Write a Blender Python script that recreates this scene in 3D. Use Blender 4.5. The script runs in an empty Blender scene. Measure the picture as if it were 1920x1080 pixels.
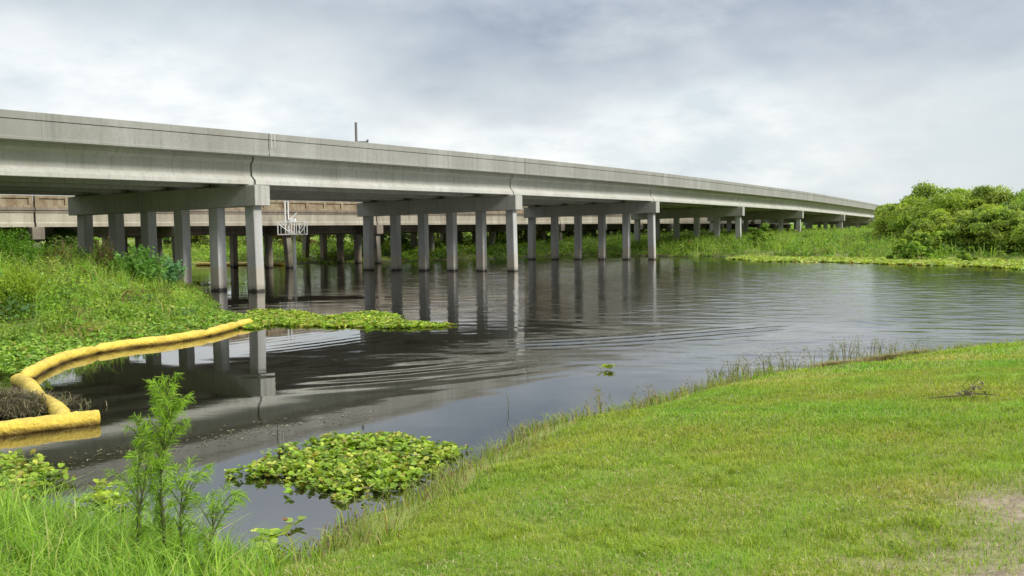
import bpy, math
import numpy as np
from mathutils import Vector, Matrix

rng = np.random.default_rng(7)
col = bpy.context.scene.collection
sc = bpy.context.scene

# ------------------------------------------------------------------ camera
F = 1750.0; CAMZ = 2.61
pit = math.atan(110 / F); rol = math.radians(0.75)
f_ = np.array([0, math.cos(pit), -math.sin(pit)])
u0 = np.array([0, math.sin(pit), math.cos(pit)])
x0 = np.array([1.0, 0, 0])
R_ = math.cos(rol) * x0 - math.sin(rol) * u0
U_ = math.sin(rol) * x0 + math.cos(rol) * u0
cam = bpy.data.cameras.new('camera'); cam.sensor_width = 36; cam.lens = 36 * F / 1920
cam.clip_end = 6000; cam.clip_start = 0.05
co = bpy.data.objects.new('camera', cam); col.objects.link(co)
M = Matrix(((R_[0], U_[0], -f_[0], 0), (R_[1], U_[1], -f_[1], 0), (R_[2], U_[2], -f_[2], CAMZ), (0, 0, 0, 1)))
co.matrix_world = M
sc.camera = co

def at(px, py, z=0.0):
    """where the line of sight through a point of the photo meets the level z"""
    d = f_ * F + R_ * (px - 960) + U_ * (540 - py)
    k = (z - CAMZ) / d[2]
    return np.array([d[0] * k, d[1] * k])

def atY(px, py, Y):
    d = f_ * F + R_ * (px - 960) + U_ * (540 - py)
    k = Y / d[1]
    return np.array([d[0] * k, Y, CAMZ + d[2] * k])

# ------------------------------------------------------------------ tagging
def tag(o, label=None, cat=None, group=None, kind=None):
    if label: o['label'] = label
    if cat: o['category'] = cat
    if group: o['group'] = group
    if kind: o['kind'] = kind
    return o
def empty(name, loc=(0, 0, 0)):
    o = bpy.data.objects.new(name, None); col.objects.link(o); o.location = loc
    o.empty_display_size = 0.2
    return o

# ------------------------------------------------------------------ mesh builder
class MB:
    def __init__(s): s.v = []; s.f = []
    def add(s, vs, fs):
        b = len(s.v); s.v += [tuple(map(float, p)) for p in vs]; s.f += [tuple(b + i for i in q) for q in fs]
    def box(s, c, ax, ay, az):
        c, ax, ay, az = map(np.asarray, (c, ax, ay, az))
        vs = [c + i * ax + j * ay + k * az for k in (-1, 1) for j in (-1, 1) for i in (-1, 1)]
        s.add(vs, [(0, 2, 3, 1), (4, 5, 7, 6), (0, 1, 5, 4), (2, 6, 7, 3), (0, 4, 6, 2), (1, 3, 7, 5)])
    def tube(s, pts, rad, n=8, cap=True):
        pts = [np.asarray(p, float) for p in pts]
        rad = [rad] * len(pts) if np.isscalar(rad) else rad
        rings = []
        for i, p in enumerate(pts):
            t = pts[min(i + 1, len(pts) - 1)] - pts[max(i - 1, 0)]
            t = t / (np.linalg.norm(t) + 1e-9)
            a = np.cross(t, [0, 0, 1.0])
            if np.linalg.norm(a) < 0.05: a = np.cross(t, [1.0, 0, 0])
            a /= np.linalg.norm(a); b = np.cross(t, a)
            rings.append([p + rad[i] * (math.cos(k * 2 * math.pi / n) * a + math.sin(k * 2 * math.pi / n) * b) for k in range(n)])
        vs = [q for r in rings for q in r]; fs = []
        for i in range(len(pts) - 1):
            for k in range(n):
                fs.append((i * n + k, i * n + (k + 1) % n, (i + 1) * n + (k + 1) % n, (i + 1) * n + k))
        if cap:
            fs.append(tuple(range(n))[::-1]); fs.append(tuple((len(pts) - 1) * n + k for k in range(n)))
        s.add(vs, fs)
    def sweep(s, secs):
        """closed cross sections (lists of 3-D points, equal length) joined in a row, ends capped"""
        n = len(secs[0]); vs = [q for r in secs for q in r]; fs = []
        for i in range(len(secs) - 1):
            for k in range(n):
                fs.append((i * n + k, i * n + (k + 1) % n, (i + 1) * n + (k + 1) % n, (i + 1) * n + k))
        fs.append(tuple(range(n))[::-1]); fs.append(tuple((len(secs) - 1) * n + k for k in range(n)))
        s.add(vs, fs)
    def build(s, name, mat, parent=None, smooth=False, bevel=0):
        me = bpy.data.meshes.new(name); me.from_pydata(s.v, [], s.f); me.update()
        me.materials.append(mat)
        o = bpy.data.objects.new(name, me); col.objects.link(o)
        import bmesh
        bm = bmesh.new(); bm.from_mesh(me); bmesh.ops.recalc_face_normals(bm, faces=bm.faces)
        if bevel:
            es = [e for e in bm.edges if len(e.link_faces) == 2 and e.calc_face_angle() > 0.6]
            bmesh.ops.bevel(bm, geom=es, offset=bevel, segments=1, affect='EDGES')
        bm.to_mesh(me); bm.free()
        if smooth: me.polygons.foreach_set('use_smooth', [True] * len(me.polygons))
        if parent:
            o.parent = parent
        return o

def np_mesh(name, V, loops_per_face, mat, color=None, parent=None, extra=None):
    """V (n*k,3): every k consecutive vertices are one face"""
    k = loops_per_face; n = len(V) // k
    me = bpy.data.meshes.new(name)
    me.vertices.add(n * k); me.loops.add(n * k); me.polygons.add(n)
    me.vertices.foreach_set('co', V.astype(np.float32).ravel())
    me.loops.foreach_set('vertex_index', np.arange(n * k, dtype=np.int32))
    me.polygons.foreach_set('loop_start', np.arange(0, n * k, k, dtype=np.int32))
    me.polygons.foreach_set('loop_total', np.full(n, k, dtype=np.int32))
    me.update(calc_edges=True)
    if color is not None:
        a = me.color_attributes.new('tint', 'FLOAT_COLOR', 'POINT')
        c4 = np.ones((n * k, 4), np.float32); c4[:, :3] = np.repeat(color, k, axis=0)
        a.data.foreach_set('color', c4.ravel())
    me.materials.append(mat)
    o = bpy.data.objects.new(name, me); col.objects.link(o)
    if parent: o.parent = parent
    return o

def unit(a): return a / (np.linalg.norm(a, axis=-1, keepdims=True) + 1e-9)

def leaf_geo(c, n, size, aspect=0.55, shape='diamond', cup=0.15):
    """leaf faces: centre c, facing n, length size"""
    N = len(c); n = unit(n)
    r = unit(rng.normal(size=(N, 3)))
    a = unit(np.cross(n, r)); b = np.cross(n, a)
    s = np.asarray(size).reshape(-1, 1) * np.ones((N, 1)) * 0.5
    if shape == 'diamond':
        P = [c - a * s, c + b * s * aspect + n * s * cup, c + a * s, c - b * s * aspect + n * s * cup]
        return np.stack(P, 1).reshape(-1, 3), 4
    P = []
    for k in range(6):
        t = k * math.pi / 3
        P.append(c + a * s * math.cos(t) + b * s * aspect * math.sin(t) + n * s * cup * (abs(math.sin(t))))
    return np.stack(P, 1).reshape(-1, 3), 6

def blade_geo(base, h, w, lean, az=None):
    """grass blades of two faces (quads): base (N,3), height, width, lean (fraction of height)"""
    N = len(base)
    if az is None: az = rng.uniform(0, 2 * math.pi, N)
    h = np.asarray(h) * np.ones(N); w = np.asarray(w) * np.ones(N); lean = np.asarray(lean) * np.ones(N)
    d = np.stack([np.cos(az), np.sin(az), np.zeros(N)], 1)
    fz = az + rng.uniform(-0.9, 0.9, N) + math.pi / 2
    s = np.stack([np.cos(fz), np.sin(fz), np.zeros(N)], 1) * (w / 2)[:, None]
    z = np.array([0, 0, 1.0])
    m = base + z * (h * 0.6)[:, None] + d * (h * lean * 0.3)[:, None]
    t = base + z * (h * (1 - 0.25 * np.clip(lean, 0, 2)))[:, None] + d * (h * lean)[:, None]
    q1 = np.stack([base - s, base + s, m + s * 0.8, m - s * 0.8], 1)
    q2 = np.stack([m - s * 0.8, m + s * 0.8, t + s * 0.1, t - s * 0.1], 1)
    V = np.concatenate([q1, q2], 0).reshape(-1, 3)
    return V

def mixcol(N, cols, jit=0.15, w=None):
    cols = np.array(cols, float)
    i = rng.choice(len(cols), N, p=w); c = cols[i]
    return np.clip(c * (1 + rng.normal(0, jit, (N, 1))), 0.004, 1)

# ------------------------------------------------------------------ materials
def newmat(name):
    m = bpy.data.materials.new(name); m.use_nodes = True
    nt = m.node_tree; nt.nodes.clear()
    return m, nt
def nd(nt, t, **kw):
    n = nt.nodes.new(t)
    for k, v in kw.items():
        if k in n.inputs: n.inputs[k].default_value = v
        else: setattr(n, k, v)
    return n
def ramp(nt, fac, stops):
    r = nt.nodes.new('ShaderNodeValToRGB'); e = r.color_ramp.elements
    while len(e) < len(stops): e.new(0.5)
    for i, (p, c) in enumerate(stops):
        e[i].position = p; e[i].color = (c if len(c) == 4 else (*c, 1))
    nt.links.new(fac, r.inputs[0]); return r.outputs[0]
def mixrgb(nt, fac, a, b, mode='MIX'):
    m = nt.nodes.new('ShaderNodeMix'); m.data_type = 'RGBA'; m.blend_type = mode
    for v, s in ((fac, m.inputs[0]), (a, m.inputs[6]), (b, m.inputs[7])):
        if isinstance(v, bpy.types.NodeSocket): nt.links.new(v, s)
        elif isinstance(v, tuple): s.default_value = (*v, 1) if len(v) == 3 else v
        else: s.default_value = v
    return m.outputs[2]
def math_(nt, op, a, b=None, c=None, clamp=False):
    m = nt.nodes.new('ShaderNodeMath'); m.operation = op; m.use_clamp = clamp
    for i, v in enumerate((a, b, c)):
        if v is None: continue
        if isinstance(v, bpy.types.NodeSocket): nt.links.new(v, m.inputs[i])
        else: m.inputs[i].default_value = v
    return m.outputs[0]
def noise(nt, vec, scale, detail=4, rough=0.55, sc3=None):
    if sc3:
        mp = nt.nodes.new('ShaderNodeMapping'); mp.inputs['Scale'].default_value = sc3
        nt.links.new(vec, mp.inputs[0]); vec = mp.outputs[0]
    n = nt.nodes.new('ShaderNodeTexNoise'); n.inputs['Scale'].default_value = scale
    n.inputs['Detail'].default_value = detail; n.inputs['Roughness'].default_value = rough
    nt.links.new(vec, n.inputs['Vector']); return n.outputs[0]
def geo_pos(nt): return nt.nodes.new('ShaderNodeNewGeometry').outputs['Position']

def leaf_mat(name, rough=0.55, trans=0.3, spec=0.3):
    m, nt = newmat(name)
    a = nd(nt, 'ShaderNodeAttribute', attribute_name='tint')
    p = nd(nt, 'ShaderNodeBsdfPrincipled', Roughness=rough); p.inputs['Specular IOR Level'].default_value = spec
    t = nd(nt, 'ShaderNodeBsdfTranslucent')
    mx = nd(nt, 'ShaderNodeMixShader'); mx.inputs[0].default_value = trans
    tc = mixrgb(nt, 1.0, a.outputs['Color'], (1.25, 1.25, 0.7), 'MULTIPLY')
    nt.links.new(a.outputs['Color'], p.inputs['Base Color']); nt.links.new(tc, t.inputs[0])
    nt.links.new(p.outputs[0], mx.inputs[1]); nt.links.new(t.outputs[0], mx.inputs[2])
    o = nd(nt, 'ShaderNodeOutputMaterial'); nt.links.new(mx.outputs[0], o.inputs[0])
    return m

def concrete(name, base, dirt, streak=0.5, stain=None, rough=0.85, tide=False, bands=0.0):
    m, nt = newmat(name); pos = geo_pos(nt)
    n1 = noise(nt, pos, 0.6, 6, 0.6)
    n2 = noise(nt, pos, 1.0, 5, 0.6, (1.6, 1.6, 0.12))
    n3 = noise(nt, pos, 9.0, 6, 0.7)
    c = mixrgb(nt, math_(nt, 'MULTIPLY', ramp(nt, n1, [(0.35, (0, 0, 0)), (0.7, (1, 1, 1))]), 0.6), base, dirt)
    c = mixrgb(nt, math_(nt, 'MULTIPLY', ramp(nt, n2, [(0.46, (0, 0, 0)), (0.72, (1, 1, 1))]), streak), c, dirt)
    g = ramp(nt, n3, [(0.3, (0.86, 0.86, 0.86)), (0.7, (1.1, 1.1, 1.1))])
    c = mixrgb(nt, 1.0, c, g, 'MULTIPLY')
    n6 = noise(nt, pos, 1.0, 3, 0.6, (5.0, 5.0, 0.22))
    c = mixrgb(nt, math_(nt, 'MULTIPLY', ramp(nt, n6, [(0.54, (0, 0, 0)), (0.72, (1, 1, 1))]), 0.45), c, tuple(x * .62 for x in dirt))
    oi = nd(nt, 'ShaderNodeObjectInfo')
    tone = ramp(nt, oi.outputs['Random'], [(0.0, (0.86, 0.85, 0.83)), (1.0, (1.06, 1.06, 1.06))])
    c = mixrgb(nt, 1.0, c, tone, 'MULTIPLY')
    if stain:
        n4 = noise(nt, pos, 2.2, 6, 0.7)
        c = mixrgb(nt, math_(nt, 'MULTIPLY', ramp(nt, n4, [(0.44, (0, 0, 0)), (0.6, (1, 1, 1))]), 0.8), c, stain)
    if bands:
        n5 = noise(nt, pos, 1.0, 3, 0.5, (0.5, 0.5, 0.02))
        c = mixrgb(nt, math_(nt, 'MULTIPLY', ramp(nt, n5, [(0.42, (0, 0, 0)), (0.6, (1, 1, 1))]), bands), c, dirt)
    if tide:
        sp = nd(nt, 'ShaderNodeSeparateXYZ'); nt.links.new(pos, sp.inputs[0])
        zn = math_(nt, 'ADD', sp.outputs[2], math_(nt, 'MULTIPLY', math_(nt, 'SUBTRACT', noise(nt, pos, 2.5, 3), 0.5), 0.5))
        k1 = ramp(nt, math_(nt, 'DIVIDE', zn, 2.0), [(0.5, (1, 1, 1)), (0.56, (0, 0, 0))])
        c = mixrgb(nt, math_(nt, 'MULTIPLY', k1, 0.36), c, (0.40, 0.31, 0.19))
        zk = math_(nt, 'ADD', sp.outputs[2], math_(nt, 'MULTIPLY', math_(nt, 'SUBTRACT', noise(nt, pos, 7.0, 4), 0.5), 0.22))
        kg = ramp(nt, zk, [(0.12, (1, 1, 1)), (0.34, (0, 0, 0))])
        c = mixrgb(nt, math_(nt, 'MULTIPLY', kg, 0.5), c, (0.10, 0.10, 0.06))
        k2 = ramp(nt, zk, [(0.08, (1, 1, 1)), (0.12, (0, 0, 0))])
        c = mixrgb(nt, math_(nt, 'MULTIPLY', k2, 0.93), c, (0.03, 0.028, 0.022))
    p = nd(nt, 'ShaderNodeBsdfPrincipled', Roughness=rough)
    nt.links.new(c, p.inputs['Base Color'])
    b = nd(nt, 'ShaderNodeBump', Strength=0.25, Distance=0.02); nt.links.new(n3, b.inputs['Height'])
    nt.links.new(b.outputs[0], p.inputs['Normal'])
    o = nd(nt, 'ShaderNodeOutputMaterial'); nt.links.new(p.outputs[0], o.inputs[0])
    return m
def plain(name, c, rough=0.6, metal=0.0, var=0.2, scale=8):
    m, nt = newmat(name); pos = geo_pos(nt)
    n = noise(nt, pos, scale, 5)
    cc = mixrgb(nt, n, tuple(x * (1 - var) for x in c), tuple(min(1, x * (1 + var)) for x in c))
    p = nd(nt, 'ShaderNodeBsdfPrincipled', Roughness=rough, Metallic=metal)
    nt.links.new(cc, p.inputs['Base Color'])
    o = nd(nt, 'ShaderNodeOutputMaterial'); nt.links.new(p.outputs[0], o.inputs[0]); return m

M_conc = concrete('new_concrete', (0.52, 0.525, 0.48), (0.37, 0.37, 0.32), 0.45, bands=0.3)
M_para = concrete('parapet_concrete', (0.33, 0.335, 0.31), (0.215, 0.215, 0.185), 0.6, bands=0.5)
M_pile = concrete('pile_concrete', (0.50, 0.51, 0.505), (0.29, 0.29, 0.265), 0.55, tide=True, bands=.5)
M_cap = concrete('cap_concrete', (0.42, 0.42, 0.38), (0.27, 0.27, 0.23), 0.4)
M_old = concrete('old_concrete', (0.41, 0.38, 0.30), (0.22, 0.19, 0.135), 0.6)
M_oldrail = concrete('stained_concrete', (0.36, 0.31, 0.205), (0.18, 0.13, 0.075), 0.8, stain=(0.17, 0.11, 0.06))
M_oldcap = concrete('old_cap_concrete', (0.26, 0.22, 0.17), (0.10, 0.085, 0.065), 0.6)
M_oldpile = concrete('old_pile_concrete', (0.32, 0.29, 0.23), (0.10, 0.09, 0.07), 0.7, tide=True)
M_road = plain('road_surface', (0.12, 0.12, 0.12), 0.9)
M_leaf = leaf_mat('leaves', 0.5, 0.52)
M_grass = leaf_mat('grass_blades', 0.55, 0.42)
M_mat = leaf_mat('floating_leaves', 0.5, 0.35, 0.25)
M_dead = leaf_mat('dry_stems', 0.8, 0.1)
M_bark = plain('bark', (0.12, 0.09, 0.06), 0.9, var=0.4, scale=12)
M_stem = plain('green_stem', (0.12, 0.13, 0.05), 0.7)
M_white = plain('weathered_white_metal', (0.70, 0.70, 0.66), 0.5, var=0.12)
M_galv = plain('grey_post', (0.16, 0.16, 0.15), 0.6)

def yellow_mat():
    m, nt = newmat('yellow_vinyl'); pos = geo_pos(nt)
    n1 = noise(nt, pos, 3.0, 6, 0.65); n2 = noise(nt, pos, 14, 5, 0.6)
    sp = nd(nt, 'ShaderNodeSeparateXYZ'); nt.links.new(pos, sp.inputs[0])
    c = mixrgb(nt, ramp(nt, n1, [(0.45, (0, 0, 0)), (0.75, (1, 1, 1))]), (0.66, 0.49, 0.05), (0.40, 0.27, 0.03))
    # grime line where the water rises and falls along the hull
    zz = math_(nt, 'ADD', sp.outputs[2], math_(nt, 'MULTIPLY', math_(nt, 'SUBTRACT', n1, 0.5), 0.16))
    k = ramp(nt, math_(nt, 'MULTIPLY', zz, 2.0), [(0.05, (1, 1, 1)), (0.17, (0, 0, 0))])
    c = mixrgb(nt, math_(nt, 'MULTIPLY', k, 0.8), c, (0.16, 0.095, 0.025))
    p = nd(nt, 'ShaderNodeBsdfPrincipled', Roughness=0.42); nt.links.new(c, p.inputs['Base Color'])
    b = nd(nt, 'ShaderNodeBump', Strength=1.0, Distance=0.05); nt.links.new(n2, b.inputs['Height'])
    nt.links.new(b.outputs[0], p.inputs['Normal'])
    o = nd(nt, 'ShaderNodeOutputMaterial'); nt.links.new(p.outputs[0], o.inputs[0]); return m
M_yel = yellow_mat()

def ground_mat():
    m, nt = newmat('ground'); pos = geo_pos(nt)
    a = nd(nt, 'ShaderNodeAttribute', attribute_name='soil')
    n1 = noise(nt, pos, 0.7, 5, 0.6); n2 = noise(nt, pos, 12, 6, 0.7); n3 = noise(nt, pos, 60, 3, 0.7)
    g = ramp(nt, n1, [(0.3, (0.14, 0.20, 0.025)), (0.5, (0.20, 0.25, 0.035)), (0.7, (0.26, 0.27, 0.07))])
    g = mixrgb(nt, 1.0, g, ramp(nt, n3, [(0.3, (0.6, 0.6, 0.6)), (0.7, (1.3, 1.3, 1.2))]), 'MULTIPLY')
    s = ramp(nt, n2, [(0.3, (0.13, 0.095, 0.065)), (0.7, (0.36, 0.29, 0.215))])
    mud = ramp(nt, n2, [(0.3, (0.035, 0.028, 0.018)), (0.7, (0.10, 0.08, 0.05))])
    sep = nd(nt, 'ShaderNodeSeparateColor'); nt.links.new(a.outputs['Color'], sep.inputs[0])
    c = mixrgb(nt, sep.outputs[0], g, s); c = mixrgb(nt, sep.outputs[1], c, mud)
    p = nd(nt, 'ShaderNodeBsdfPrincipled', Roughness=0.95); nt.links.new(c, p.inputs['Base Color'])
    b = nd(nt, 'ShaderNodeBump', Strength=0.6, Distance=0.03); nt.links.new(n2, b.inputs['Height'])
    nt.links.new(b.outputs[0], p.inputs['Normal'])
    o = nd(nt, 'ShaderNodeOutputMaterial'); nt.links.new(p.outputs[0], o.inputs[0]); return m
M_ground = ground_mat()

def water_mat():
    m, nt = newmat('water'); pos = geo_pos(nt)
    a = nd(nt, 'ShaderNodeAttribute', attribute_name='chop')
    sep = nd(nt, 'ShaderNodeSeparateColor'); nt.links.new(a.outputs['Color'], sep.inputs[0])
    w2 = noise(nt, pos, 7.0, 3, 0.6, (0.7, 1.15, 1.0))
    w3 = noise(nt, pos, 0.55, 2, 0.5, (0.5, 1.0, 1.0))
    h = math_(nt, 'ADD', math_(nt, 'MULTIPLY', math_(nt, 'MULTIPLY', w2, 0.0075), sep.outputs[0]), math_(nt, 'MULTIPLY', w3, 0.002))
    b = nd(nt, 'ShaderNodeBump', Strength=1.0, Distance=1.0); nt.links.new(h, b.inputs['Height'])
    p = nd(nt, 'ShaderNodeBsdfPrincipled', Roughness=0.02, IOR=2.25)
    p.inputs['Base Color'].default_value = (0.010, 0.009, 0.006, 1)
    nt.links.new(b.outputs[0], p.inputs['Normal'])
    o = nd(nt, 'ShaderNodeOutputMaterial'); nt.links.new(p.outputs[0], o.inputs[0]); return m
M_water = water_mat()

# ------------------------------------------------------------------ sky and sun
SUN_EL, SUN_AZ = math.radians(37), math.radians(119)     # azimuth clockwise from +Y
w = bpy.data.worlds.new('World'); sc.world = w; w.use_nodes = True
nt = w.node_tree; nt.nodes.clear()
sky = nd(nt, 'ShaderNodeTexSky', sky_type='NISHITA', sun_disc=False, sun_elevation=SUN_EL, sun_rotation=SUN_AZ, air_density=1.0, dust_density=1.5)
tc = nd(nt, 'ShaderNodeTexCoord')
sp = nd(nt, 'ShaderNodeSeparateXYZ'); nt.links.new(tc.outputs['Generated'], sp.inputs[0])
X, Y, Z = sp.outputs
den = math_(nt, 'ADD', math_(nt, 'MAXIMUM', Z, 0.0), 0.32)
cb = nd(nt, 'ShaderNodeCombineXYZ')
nt.links.new(math_(nt, 'DIVIDE', X, den), cb.inputs[0]); nt.links.new(math_(nt, 'DIVIDE', Y, den), cb.inputs[1])
nA = noise(nt, cb.outputs[0], 0.85, 5, 0.52)
nB = noise(nt, cb.outputs[0], 3.0, 6, 0.6)
edge = math_(nt, 'SUBTRACT', Z, math_(nt, 'MULTIPLY_ADD', X, -0.07, 0.152))
edge = math_(nt, 'ADD', edge, math_(nt, 'MULTIPLY_ADD', nA, 0.55, -0.275))
edge = math_(nt, 'ADD', edge, math_(nt, 'MULTIPLY_ADD', nB, 0.20, -0.10))
dark = ramp(nt, math_(nt, 'MULTIPLY_ADD', edge, 5.5, 0.5), [(0.22, (0, 0, 0)), (0.50, (0.5, 0.5, 0.5)), (0.85, (1, 1, 1))])
hi = mixrgb(nt, ramp(nt, nB, [(0.35, (0, 0, 0)), (0.65, (1, 1, 1))]), (0.52, 0.575, 0.605), (0.76, 0.765, 0.755))
lo_c = mixrgb(nt, ramp(nt, math_(nt, 'MULTIPLY_ADD', X, 1.0, 0.5), [(0.1, (0, 0, 0)), (0.8, (1, 1, 1))]), (0.30, 0.355, 0.405), (0.24, 0.28, 0.365))
lo = mixrgb(nt, ramp(nt, nB, [(0.35, (0, 0, 0)), (0.72, (1, 1, 1))]), lo_c, (0.47, 0.515, 0.54))
hi = mixrgb(nt, ramp(nt, X, [(0.22, (0, 0, 0)), (0.5, (1, 1, 1))]), hi, (0.50, 0.545, 0.565))
cl = mixrgb(nt, dark, hi, lo)
# unseen sky shaped for the light: brightened overhead, darkened behind the camera
hz = ramp(nt, Z, [(0.225, (0, 0, 0)), (0.48, (1, 1, 1))])
cl = mixrgb(nt, hz, cl, (1.25, 1.3, 1.35))
back = ramp(nt, math_(nt, 'MULTIPLY_ADD', Y, -1.0, 0.0), [(0.0, (0, 0, 0)), (0.6, (1, 1, 1))])
cl = mixrgb(nt, back, cl, (0.36, 0.38, 0.40))
SK = 0.1
cl10 = mixrgb(nt, 1.0, cl, (1 / SK, 1 / SK, 1 / SK), 'MULTIPLY')
fin = mixrgb(nt, 0.93, sky.outputs[0], cl10)
bg = nd(nt, 'ShaderNodeBackground', Strength=SK); nt.links.new(fin, bg.inputs[0])
ow = nd(nt, 'ShaderNodeOutputWorld'); nt.links.new(bg.outputs[0], ow.inputs[0])
sl = bpy.data.lights.new('sun', 'SUN'); sl.energy = 2.9; sl.angle = math.radians(14); sl.color = (1, 0.96, 0.9)
so = bpy.data.objects.new('sun', sl); col.objects.link(so)
sd = Vector((math.sin(SUN_AZ) * math.cos(SUN_EL), math.cos(SUN_AZ) * math.cos(SUN_EL), math.sin(SUN_EL)))
so.rotation_euler = sd.to_track_quat('Z', 'Y').to_euler(); so.location = (30, -30, 60)

# ------------------------------------------------------------------ terrain
near_w = [at(560, 1050), at(640, 990), at(745, 940), at(850, 885), at(930, 840), at(1010, 805)]
near_c = [at(*p, 0.42) for p in ((1110, 777), (1210, 744), (1330, 709), (1430, 694), (1530, 682), (1640, 664), (1740, 648), (1920, 636), (2150, 622))]
near_c = [p * (1 + 1.45 / np.linalg.norm(p)) for p in near_c]
shore = [np.array([-60, 4.0]), np.array([-20, 6.0]), at(-200, 990), at(0, 1000), at(150, 1010), at(300, 1045), at(430, 1078)] + near_w + near_c
NEAR = np.array(shore + [near_c[-1] + np.array([30, 10]), np.array([200, 60]), np.array([900, 60]), np.array([900, -300]), np.array([-900, -300]), np.array([-900, 4])])
LEFT = np.array([(-900, 18), (-60, 19), (-13, 20.6), (-10.6, 23.5), (-9.6, 27.5), (-10.4, 32), (-12.4, 37), (-14.6, 42.5), (-18.5, 52), (-23, 62), (-27, 70), (-60, 82), (-900, 90)])
fs = [at(*p) for p in ((250, 496), (450, 495), (600, 494), (760, 490), (900, 486), (1010, 480), (1150, 479), (1230, 480), (1290, 482), (1330, 481), (1375, 482), (1500, 484), (1700, 487), (1930, 490), (2150, 494))]
FAR = np.array([np.array([-900, 130]), np.array([-60, 90])] + fs + [np.array([300, 40]), np.array([900, 40]), np.array([3000, 3500]), np.array([-3000, 3500])])

def inside(P, poly):
    x, y = P[:, 0], P[:, 1]; r = np.zeros(len(P), bool); j = len(poly) - 1
    for i in range(len(poly)):
        xi, yi = poly[i]; xj, yj = poly[j]
        c = ((yi > y) != (yj > y)) & (x < (xj - xi) * (y - yi) / (yj - yi + 1e-12) + xi)
        r ^= c; j = i
    return r
def dist(P, poly):
    D = np.full(len(P), 1e9)
    for i in range(len(poly)):
        a = np.asarray(poly[i - 1], float); b = np.asarray(poly[i], float); ab = b - a
        t = np.clip(((P - a) @ ab) / (ab @ ab + 1e-12), 0, 1)
        D = np.minimum(D, np.linalg.norm(P - (a + t[:, None] * ab), axis=1))
    return D
def sdist(P, poly): return np.where(inside(P, poly), 1, -1) * dist(P, poly)
_ph = rng.uniform(0, 6.28, (3, 10, 2)); _an = rng.uniform(0, 6.28, (3, 10))
def wob(P, scale, k=0):
    s = np.zeros(len(P))
    for i in range(10):
        f = (1 + 0.35 * i) / scale
        s += np.sin((P[:, 0] * math.cos(_an[k, i]) + P[:, 1] * math.sin(_an[k, i])) * f * 6.28 + _ph[k, i, 0]) / (1 + 0.5 * i)
    return s / 2.6
def height(P):
    P = np.asarray(P, float).reshape(-1, 2)
    dn = sdist(P, NEAR) + 0.10 * wob(P, 1.6, 0); dl = sdist(P, LEFT) + 0.3 * wob(P, 3, 1); df = sdist(P, FAR) + 0.5 * wob(P, 6, 2)
    zn = np.interp(dn, [-6, -0.6, 0, 0.55, 1.45, 6, 12], [-1.3, -0.25, 0.0, 0.20, 0.42, 0.86, 1.02]) + np.where(dn > 0.7, 0.03 * wob(P, 2.5, 1) * np.clip(dn - 0.7, 0, 1), 0)
    zl = np.interp(dl, [-5, -0.8, 0, 1.5, 5, 14], [-1.3, -0.25, 0.02, 0.25, 0.8, 1.3])
    zf = np.interp(df, [-5, -0.8, 0, 2, 10, 40], [-1.3, -0.3, 0.03, 0.35, 0.9, 1.2])
    return np.maximum(np.maximum(zn, zl), zf)

def axis(segs):
    out = []
    for a, b, s in segs: out += list(np.arange(a, b, s))
    return np.array(sorted(set(np.round(out, 4))))
xs = axis([(-3000, -400, 200), (-400, -80, 20), (-80, -30, 2.5), (-30, -12, 0.8), (-12, -5, 0.3), (-5, 14, 0.11), (14, 40, 0.6), (40, 90, 2), (90, 400, 15), (400, 3001, 200)])
ys = axis([(-300, -40, 20), (-40, -2, 2), (-2, 4, 0.4), (4, 18, 0.11), (18, 30, 0.4), (30, 100, 1.0), (100, 200, 5), (200, 500, 30), (500, 3601, 200)])
gx, gy = np.meshgrid(xs, ys); P = np.stack([gx.ravel(), gy.ravel()], 1)
gz = height(P)
far_mask = (P[:, 1] > 3400) | (abs(P[:, 0]) > 2900)
nx, ny = len(xs), len(ys)
ii = (np.arange(ny - 1)[:, None] * nx + np.arange(nx - 1)[None, :]).ravel()
quads = np.stack([ii, ii + 1, ii + nx + 1, ii + nx], 1)
me = bpy.data.meshes.new('ground')
me.vertices.add(len(P)); me.vertices.foreach_set('co', np.column_stack([P, gz]).astype(np.float32).ravel())
me.loops.add(quads.size); me.polygons.add(len(quads))
me.loops.foreach_set('vertex_index', quads.ravel().astype(np.int32))
me.polygons.foreach_set('loop_start', np.arange(0, quads.size, 4, dtype=np.int32)); me.polygons.foreach_set('loop_total', np.full(len(quads), 4, np.int32))
me.polygons.foreach_set('use_smooth', np.ones(len(quads), bool))
me.update(calc_edges=True)
SOIL = [(at(1960, 925, .9), 0.46, 0.95), (at(1950, 1050, .9), 0.44, 1.0), (at(1850, 1000, .9), .5, .6), (at(1770, 1065, .9), .3, .45), (at(1630, 992, .9), 0.10, 0.6), (at(1555, 1075, .9), 0.10, 0.6), (at(1440, 1078, .9), 0.08, .4), (at(2200, 1000, .9), .8, 1), (at(1800, 975, .9), .12, .45), (at(1780,1010,.9),.16,.4)]
def soil(P):
    s = np.zeros(len(P))
    for c, r, k in SOIL:
        d = np.linalg.norm((P - c) * np.array([1, 0.8]), axis=1) + 0.12 * wob(P, 0.7, 0)
        s = np.maximum(s, k * np.clip(1.5 - d / r, 0, 1))
    return s
def mud(P):
    dn = sdist(P, NEAR) + 0.12 * wob(P, 1.2, 2)
    m = np.clip(1 - abs(dn - 0.05) / 0.35, 0, 1)
    m = np.maximum(m, (dn < 0.05) * 1.0)
    # bare eroded lip beyond the crest on the right
    q = at(1640, 668, .42); d2 = np.linalg.norm((P - q) / np.array([2.4, 1.1]), axis=1)
    m = np.maximum(m, np.clip(1.6 - d2, 0, 1) * (dn < 1.55) * 0.8)
    dl = sdist(P, LEFT); df = sdist(P, FAR)
    return np.where((dl > 0.3) | (df > 0.3), 0.25, m)
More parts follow.
